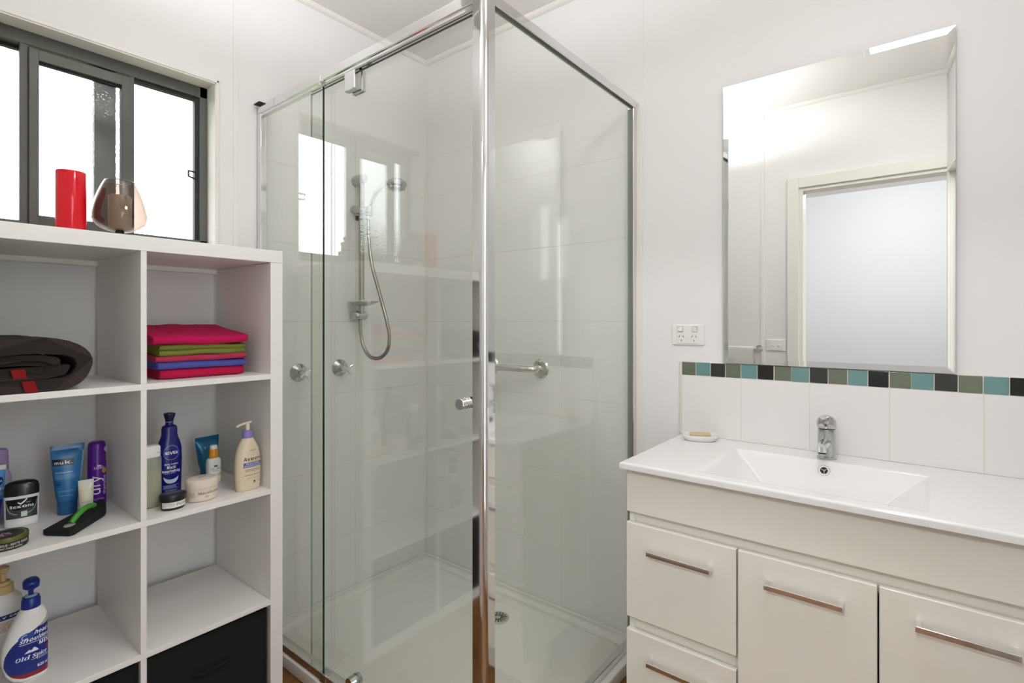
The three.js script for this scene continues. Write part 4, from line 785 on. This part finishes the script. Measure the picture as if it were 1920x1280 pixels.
{
  const t = shelfPut('lotion_bottle', 'tall dark blue pump lotion bottle with round logo', 'bottle', 0.246, YB, 1.252, -0.05);
  const blue = plastic(14, 24, 118, 0.25), b = R([[0, 0.029, 0.018, 2.3], [0.003, 0.0305, 0.0195, 2.3], [0.06, 0.0315, 0.02, 2.3], [0.11, 0.0328, 0.0205, 2.3], [0.14, 0.032, 0.02, 2.3], [0.158, 0.0285, 0.0185, 2.3], [0.174, 0.0225, 0.017, 2.3], [0.182, 0.0208, 0.0165, 2.3], [0.2, 0.0205, 0.0163, 2.3], [0.207, 0.0185, 0.015, 2.3], [0.211, 0.0125, 0.0115, 2.1]]);
  part(t, 'bottle_body', shell(b, 64, 0.6), blue);
  part(t, 'neck', shell(R([[0.2105, 0.0105, 0.0105], [0.218, 0.01, 0.01], [0.2185, 0.0115, 0.0115], [0.2195, 0.0115, 0.0115]]), 32), blue);
  part(t, 'neck_ring', shell(R([[0.2195, 0.0105, 0.0105], [0.2215, 0.0105, 0.0105]]), 32), plastic(150, 156, 190, 0.3), 'pale ring');
  part(t, 'pump_head', [shell(R([[0.2216, 0.0105, 0.0105], [0.229, 0.0115, 0.0125, 2.4], [0.236, 0.0135, 0.015, 2.6], [0.243, 0.0148, 0.0165, 2.8], [0.2455, 0.0142, 0.016, 2.8], [0.247, 0.01, 0.012, 2.4]]), 40, 0.7), rod([0, 0.239, 0.006], [0, 0.237, 0.024], 0.0055, 0.0045)], plastic(12, 18, 84, 0.25));
  const tex = canvasTex(512, 1024, (g, w, h) => {
    g.fillStyle = '#0e1876'; g.fillRect(0, 0, w, h); g.strokeStyle = '#aeb8e8'; g.lineWidth = 7; g.beginPath(); g.arc(256, 160, 148, 0, 7); g.stroke(); txt(g, 'NIVEA', 256, 165, 'bold 84px sans-serif', '#ffffff');
    txt(g, 'Body Lotion', 256, 400, 'bold 46px sans-serif', '#eef0fa'); txt(g, 'Rich', 256, 468, 'bold 76px sans-serif', '#ffffff'); txt(g, 'Nourishing', 256, 546, 'bold 74px sans-serif', '#ffffff'); scribble(g, 110, 590, 290, 1, 9, '#c8d0f0');
    g.fillStyle = '#d2dcf4'; g.beginPath(); g.moveTo(90, 650); g.quadraticCurveTo(250, 790, 410, 660); g.quadraticCurveTo(390, 800, 260, 806); g.quadraticCurveTo(120, 806, 90, 650); g.fill();
    g.strokeStyle = '#9fb0e4'; g.lineWidth = 3; g.strokeRect(80, 835, 350, 90); scribble(g, 96, 846, 320, 4, 9, '#c8d0f0'); txt(g, 'with almond oil', 256, 950, '34px sans-serif', '#e0e4f6'); txt(g, '400 ml', 256, 994, 'bold 34px sans-serif', '#e0e4f6');
  });
  part(t, 'label', wrap(b, 0.008, 0.153, -0.98, 0.98, 0.0005, 28, 24), printed(tex, 0.25));
}
{
  const t = shelfPut('hair_mask_tub', 'small low black tub with white label at the shelf front', 'tub', 0.379, YB, 1.287, -0.02);
  const b = R([[0, 0.0265, 0.02, 2], [0.002, 0.0285, 0.022, 2], [0.024, 0.03, 0.0235, 2]]);
  part(t, 'tub_body', shell(b, 48), plastic(20, 20, 19, 0.3));
  part(t, 'lid', shell(R([[0.0245, 0.0325, 0.026], [0.038, 0.0333, 0.0267], [0.0415, 0.0318, 0.0252], [0.0425, 0.0285, 0.022]]), 48, 0.9), plastic(18, 18, 17, 0.35));
  const tx = canvasTex(512, 128, (g, w, h) => { g.fillStyle = '#e4e2dc'; g.fillRect(0, 0, w, h); g.strokeStyle = '#55554f'; g.lineWidth = 3; for (let k = 0; k < 4; k++) { g.beginPath(); g.moveTo(20, 30 + 20 * k); g.quadraticCurveTo(110, 20 * k, 240, 40 + 18 * k); g.stroke(); } txt(g, 'Pure', 345, 60, 'italic 78px serif', '#2c2c28'); scribble(g, 410, 40, 80, 2, 8, '#555'); });
  part(t, 'label', wrap(b, 0.0065, 0.0225, -1.25, 1.25), printed(tx));
  const tp = canvasTex(256, 256, (g, w) => { g.fillStyle = '#1b1b1a'; g.fillRect(0, 0, w, w); txt(g, 'HAIR MASK', 128, 105, 'bold 36px sans-serif', '#d8d6d0'); scribble(g, 60, 140, 140, 2, 7, '#a8a8a0'); });
  part(t, 'lid_print', new THREE.CircleGeometry(0.0215, 40).rotateX(-PI / 2).scale(1.28, 1, 1).translate(0, 0.0428, 0), printed(tp));
}
{
  const t = shelfPut('cream_tub', 'wide blush cream tub with script lettering and domed lid', 'tub', 0.357, YB, 1.204, 0.05);
  const cr = plastic(228, 214, 200, 0.35), b = R([[0, 0.038, 0.032], [0.003, 0.0405, 0.0345], [0.036, 0.0425, 0.0365], [0.0375, 0.0425, 0.0365]]);
  part(t, 'tub_body', shell(b, 64), cr);
  part(t, 'lid', shell(R([[0.038, 0.0432, 0.0372], [0.056, 0.0432, 0.0372], [0.0605, 0.0415, 0.0355], [0.0625, 0.037, 0.031], [0.0632, 0.02, 0.017]]), 64, 0.8), cr);
  const tx = canvasTex(1024, 360, (g, w, h) => { g.fillStyle = '#e4d6c8'; g.fillRect(0, 0, w, h); txt(g, 'Macadamia', 620, 120, 'italic bold 118px serif', '#4a3a30'); g.strokeStyle = '#5a4a40'; g.lineWidth = 5; g.beginPath(); g.moveTo(360, 165); g.lineTo(560, 150); g.moveTo(780, 120); g.lineTo(900, 90); g.stroke(); scribble(g, 20, 80, 230, 7, 13, '#8a786a'); scribble(g, 480, 210, 130, 5, 9, '#7a685c'); g.strokeStyle = '#6a584c'; g.lineWidth = 5; g.beginPath(); g.moveTo(760, 215); g.lineTo(840, 215); g.lineTo(840, 260); g.lineTo(800, 310); g.lineTo(760, 260); g.closePath(); g.stroke(); scribble(g, 770, 232, 60, 2, 7, '#7a685c'); scribble(g, 500, 60, 170, 1, 9, '#8a786a'); });
  part(t, 'label', wrap(b, 0.005, 0.0345, -1.25, 1.05), printed(tx));
  part(t, 'lid_mark', tube([[-0.012, 0.0636, 0.006], [-0.002, 0.0638, 0.0], [0.008, 0.0637, -0.008], [0.018, 0.0634, -0.014]], 0.0007, 24, 6), plastic(110, 96, 86, 0.5));
}
{
  const t = shelfPut('squeeze_tube', 'metallic teal blue tube standing at the back of the compartment', 'tube', 0.118, YB, 1.097, 0.1);
  const tx = canvasTex(256, 512, (g, w, h) => { g.fillStyle = '#2a7ea6'; g.fillRect(0, 0, w, h); txt(g, 'E', 80, 110, 'bold 48px sans-serif', '#d8eef6'); scribble(g, 110, 98, 90, 1, 9, '#9fd0e4'); });
  squeezeTube(t, 0.078, 0.132, [0.02, 0.018, 0.024], phy({ color: S(38, 120, 160), roughness: 0.28, metalness: 0.55 }), plastic(30, 104, 146, 0.35), tx, 0.5);
}
{
  const t = shelfPut('serum_bottle', 'slim white pump bottle with orange collar behind the cream tub', 'bottle', 0.222, YB, 1.118, 0.05);
  const b = R([[0, 0.0195, 0.0135, 2.8], [0.002, 0.021, 0.015, 2.8], [0.068, 0.0212, 0.015, 2.8], [0.077, 0.0195, 0.0145, 2.5], [0.081, 0.015, 0.0125, 2.2]]);
  part(t, 'bottle_body', shell(b, 48), M.white);
  part(t, 'collar', shell(R([[0.0815, 0.0138, 0.0125], [0.108, 0.0128, 0.0118], [0.109, 0.012, 0.011]]), 40), plastic(222, 150, 34, 0.3), 'orange collar');
  part(t, 'pump_top', shell(R([[0.1095, 0.0112, 0.0105], [0.119, 0.0108, 0.01], [0.1215, 0.009, 0.0085], [0.122, 0.005, 0.005]]), 36, 0.9), M.white);
  const tx = canvasTex(256, 420, (g, w, h) => { g.fillStyle = '#f0efec'; g.fillRect(0, 0, w, h); g.fillStyle = '#55534e'; g.beginPath(); g.arc(128, 70, 20, 0, 7); g.fill(); txt(g, 'OLAY', 128, 125, '62px serif', '#3a3a36'); scribble(g, 80, 165, 100, 2, 6, '#777'); g.fillStyle = '#f0dd86'; g.beginPath(); g.moveTo(w, 190); g.lineTo(w, 300); g.lineTo(90, 300); g.fill(); });
  part(t, 'label', wrap(b, 0.006, 0.066, -1.0, 1.0), printed(tx));
}
{
  const t = shelfPut('lotion_bottle', 'cream coloured lotion bottle with lavender collar and pump by the side board', 'bottle', 0.373, YB, 1.079, 0.06);
  const cr = plastic(226, 210, 182, 0.35), b = R([[0, 0.0335, 0.0185, 2.5], [0.004, 0.0355, 0.0205, 2.5], [0.04, 0.038, 0.022, 2.4], [0.08, 0.0388, 0.0228, 2.3], [0.105, 0.0368, 0.0222, 2.2], [0.125, 0.0325, 0.021, 2.1], [0.14, 0.0265, 0.0195, 2], [0.15, 0.021, 0.018, 2], [0.156, 0.0178, 0.0165, 2], [0.158, 0.0168, 0.016, 2]]);
  part(t, 'bottle_body', shell(b, 64, 0.6), cr);
  part(t, 'collar', shell(R([[0.1605, 0.0158, 0.0158], [0.182, 0.0152, 0.0152], [0.1845, 0.0135, 0.0135]]), 40, 0.7), plastic(136, 122, 184, 0.35), 'lavender collar');
  part(t, 'neck_ring', shell(R([[0.157, 0.0168, 0.0165], [0.1605, 0.0168, 0.0165]]), 40), cr);
  part(t, 'pump', [rod([0, 0.184, 0], [0, 0.205, 0], 0.0062, 0.0058), tube([[0.009, 0.2075, 0], [0, 0.2065, 0], [-0.012, 0.2045, 0], [-0.024, 0.202, 0], [-0.034, 0.1975, 0]], 0.0034, 30, 12), new THREE.SphereGeometry(0.0036, 12, 10).translate(0.009, 0.2075, 0)], plastic(230, 218, 194, 0.35));
  const tex = canvasTex(512, 1024, (g, w, h) => {
    g.fillStyle = '#e2d2b6'; g.fillRect(0, 0, w, h); scribble(g, 200, 60, 180, 2, 10, '#5c5446'); txt(g, 'Aveeno', 292, 285, 'bold 124px sans-serif', '#26221e'); txt(g, 'ACTIVE NATURALS', 300, 352, '30px sans-serif', '#4a443a');
    g.fillStyle = '#5f5c9c'; g.fillRect(70, 375, 425, 120); txt(g, 'Stress Relief', 282, 410, 'bold 48px sans-serif', '#ece8f4'); txt(g, 'Moisturizing Lotion', 282, 460, 'bold 40px sans-serif', '#ece8f4');
    scribble(g, 120, 545, 340, 3, 12, '#5a5246'); txt(g, 'fragrance for dry skin', 280, 690, 'bold 38px sans-serif', '#4a443a', 'center', 400); scribble(g, 170, 770, 300, 1, 8, '#857b68'); g.strokeStyle = '#cbb894'; g.lineWidth = 8; g.beginPath(); g.moveTo(60, 720); g.lineTo(100, 940); g.lineTo(150, 770); g.stroke();
    g.fillStyle = '#4a443a'; g.fillRect(270, 850, 42, 46); scribble(g, 260, 912, 70, 1, 9, '#5a5246'); txt(g, '354 mL', 420, 870, '30px sans-serif', '#5a5246');
  });
  part(t, 'label', wrap(b, 0.008, 0.132, -0.85, 1.0, 0.0005, 30, 24), printed(tex, 0.35));
}

// --- left column, third shelf from the top
const YC = 0.3846;
{
  const t = shelfPut('shampoo_bottle', 'white and navy pump shampoo bottle with red base stripe', 'bottle', 0.311, YC, 1.58, -0.05);
  const b = R([[0, 0.028, 0.02, 2.3, 0.009], [0.004, 0.033, 0.0225, 2.3, 0.006], [0.02, 0.039, 0.0245, 2.3, 0.001], [0.045, 0.0425, 0.026, 2.3, -0.002], [0.07, 0.043, 0.026, 2.3, -0.0025], [0.095, 0.041, 0.0255, 2.3, -0.001], [0.12, 0.037, 0.0245, 2.3, 0.0025], [0.14, 0.032, 0.023, 2.3, 0.0065], [0.155, 0.027, 0.021, 2.2, 0.009], [0.164, 0.0225, 0.019, 2.1, 0.0095], [0.169, 0.017, 0.016, 2, 0.0085]]);
  part(t, 'bottle_body', shell(b, 64, 0.7), M.white);
  const navy = plastic(18, 42, 134, 0.28);
  part(t, 'collar', shell(R([[0.1685, 0.0185, 0.0185, 2, 0.008], [0.187, 0.018, 0.018, 2, 0.008], [0.19, 0.0165, 0.0165, 2, 0.008], [0.194, 0.016, 0.016, 2, 0.008], [0.195, 0.0145, 0.0145, 2, 0.008]]), 40, 0.6), navy, 'navy pump collar');
  part(t, 'pump_washer', shell(R([[0.195, 0.0125, 0.0125, 2, 0.008], [0.198, 0.0085, 0.0085, 2, 0.008]]), 32), plastic(150, 190, 210, 0.3), 'pale blue washer');
  part(t, 'pump_head', [rod([0.008, 0.196, 0], [0.008, 0.216, 0], 0.0048, 0.0055), shell(R([[0, 0.011, 0.012, 2.3], [0.004, 0.0155, 0.0165, 2.4], [0.016, 0.0158, 0.017, 2.4], [0.021, 0.0125, 0.0135, 2.3], [0.0225, 0.006, 0.007, 2]]), 40, 0.8).rotateX(0.15).translate(0.008, 0.216, 0.003), rod([0.008, 0.225, 0.012], [0.008, 0.222, 0.028], 0.0055, 0.0045)], navy, 'navy pump head');
  const W = 640, H = 1024, tex = canvasTex(W, H, (g, w, h) => {
    g.fillStyle = '#f0efec'; g.fillRect(0, 0, w, h);
    const body = () => { g.beginPath(); g.moveTo(w, 60); g.quadraticCurveTo(500, 170, 330, 260); g.quadraticCurveTo(70, 420, 20, 720); g.quadraticCurveTo(30, 930, 260, h - 30); g.lineTo(w, h - 30); g.closePath(); };
    body(); g.fillStyle = '#12287e'; g.fill(); g.save(); body(); g.clip(); g.fillStyle = '#8e1420'; g.beginPath(); g.moveTo(0, 840); g.quadraticCurveTo(260, 960, w, 900); g.lineTo(w, h); g.lineTo(0, h); g.fill(); g.fillStyle = '#b9b4ae'; g.beginPath(); g.moveTo(w, 60); g.lineTo(w, 180); g.quadraticCurveTo(560, 200, 430, 215); g.fill(); g.restore();
    g.fillStyle = '#2c4ca0'; g.beginPath(); g.ellipse(300, 320, 90, 56, -0.2, 0, 7); g.fill(); g.strokeStyle = '#dfe8f4'; g.lineWidth = 10; g.beginPath(); g.arc(290, 322, 34, 0.6, 5.2); g.stroke();
    txt(g, 'head &', 520, 285, 'italic bold 88px sans-serif', '#f4f6fa'); txt(g, 'shoulders', 430, 380, 'italic bold 92px sans-serif', '#f4f6fa', 'center', 390); g.fillStyle = '#f4f6fa'; g.fillRect(240, 432, 390, 8); txt(g, 'MEN', 540, 482, 'bold 84px sans-serif', '#ffffff');
    g.fillStyle = '#eef0f2'; g.beginPath(); g.moveTo(300, 590); g.lineTo(340, 540); g.lineTo(360, 560); g.lineTo(390, 520); g.lineTo(420, 545); g.lineTo(450, 590); g.closePath(); g.fill(); txt(g, 'Old Spice', 390, 660, 'italic bold 88px serif', '#f4f6fa', 'center', 380); g.fillRect(360, 712, 270, 6); scribble(g, 420, 730, 200, 1, 8, '#c8d0e4');
    g.fillStyle = '#7c1f3c'; g.beginPath(); g.arc(600, 590, 40, 0, 7); g.fill(); txt(g, '620 ml', 520, 850, 'bold 62px sans-serif', '#f2f4f8');
  });
  part(t, 'label', wrap(b, 0.0045, 0.155, -1.2, 1.2, 0.0005, 36, 30), printed(tex, 0.28));
}
{
  const t = shelfPut('lotion_bottle', 'tall white bottle with tan pump behind the shampoo bottle', 'bottle', 0.185, YC, 1.606, 0.1);
  const b = R([[0, 0.036, 0.026, 2.4], [0.004, 0.0385, 0.028, 2.4], [0.14, 0.0395, 0.029, 2.4], [0.16, 0.036, 0.0275, 2.3], [0.17, 0.0275, 0.024, 2.1], [0.175, 0.021, 0.02, 2]]);
  part(t, 'bottle_body', shell(b, 48, 0.7), M.white);
  const tan = plastic(214, 186, 132, 0.4);
  part(t, 'collar', shell(R([[0.1755, 0.0215, 0.0215], [0.195, 0.0208, 0.0208], [0.1965, 0.016, 0.016], [0.204, 0.0145, 0.0145]]), 40, 0.6), tan, 'tan pump collar');
  part(t, 'pump_head', [rod([0, 0.2, 0], [0, 0.228, 0], 0.0065, 0.006), shell(R([[0.226, 0.008, 0.009], [0.231, 0.0125, 0.014], [0.239, 0.0125, 0.0145], [0.243, 0.006, 0.008]]), 32, 0.8), tube([[0, 0.236, 0.004], [-0.014, 0.234, 0.01], [-0.026, 0.228, 0.015], [-0.033, 0.218, 0.018]], 0.0045, 24, 10)], tan, 'tan pump head');
  const tx = canvasTex(256, 512, (g, w, h) => { g.fillStyle = '#f0efec'; g.fillRect(0, 0, w, h); g.fillStyle = '#1f2f74'; g.fillRect(0, 40, w, 60); txt(g, 'DAILY CARE', 128, 70, 'bold 34px sans-serif', '#fff'); scribble(g, 30, 130, 190, 6, 10, '#c98f6a'); });
  part(t, 'label', wrap(b, 0.03, 0.135, -1.1, 1.1), printed(tx));
}

// ------------------------------------------------------------------ done
scene.traverse((o) => { if (o.isMesh) { o.castShadow = true; o.receiveShadow = true; } });
renderer.render(scene, camera);
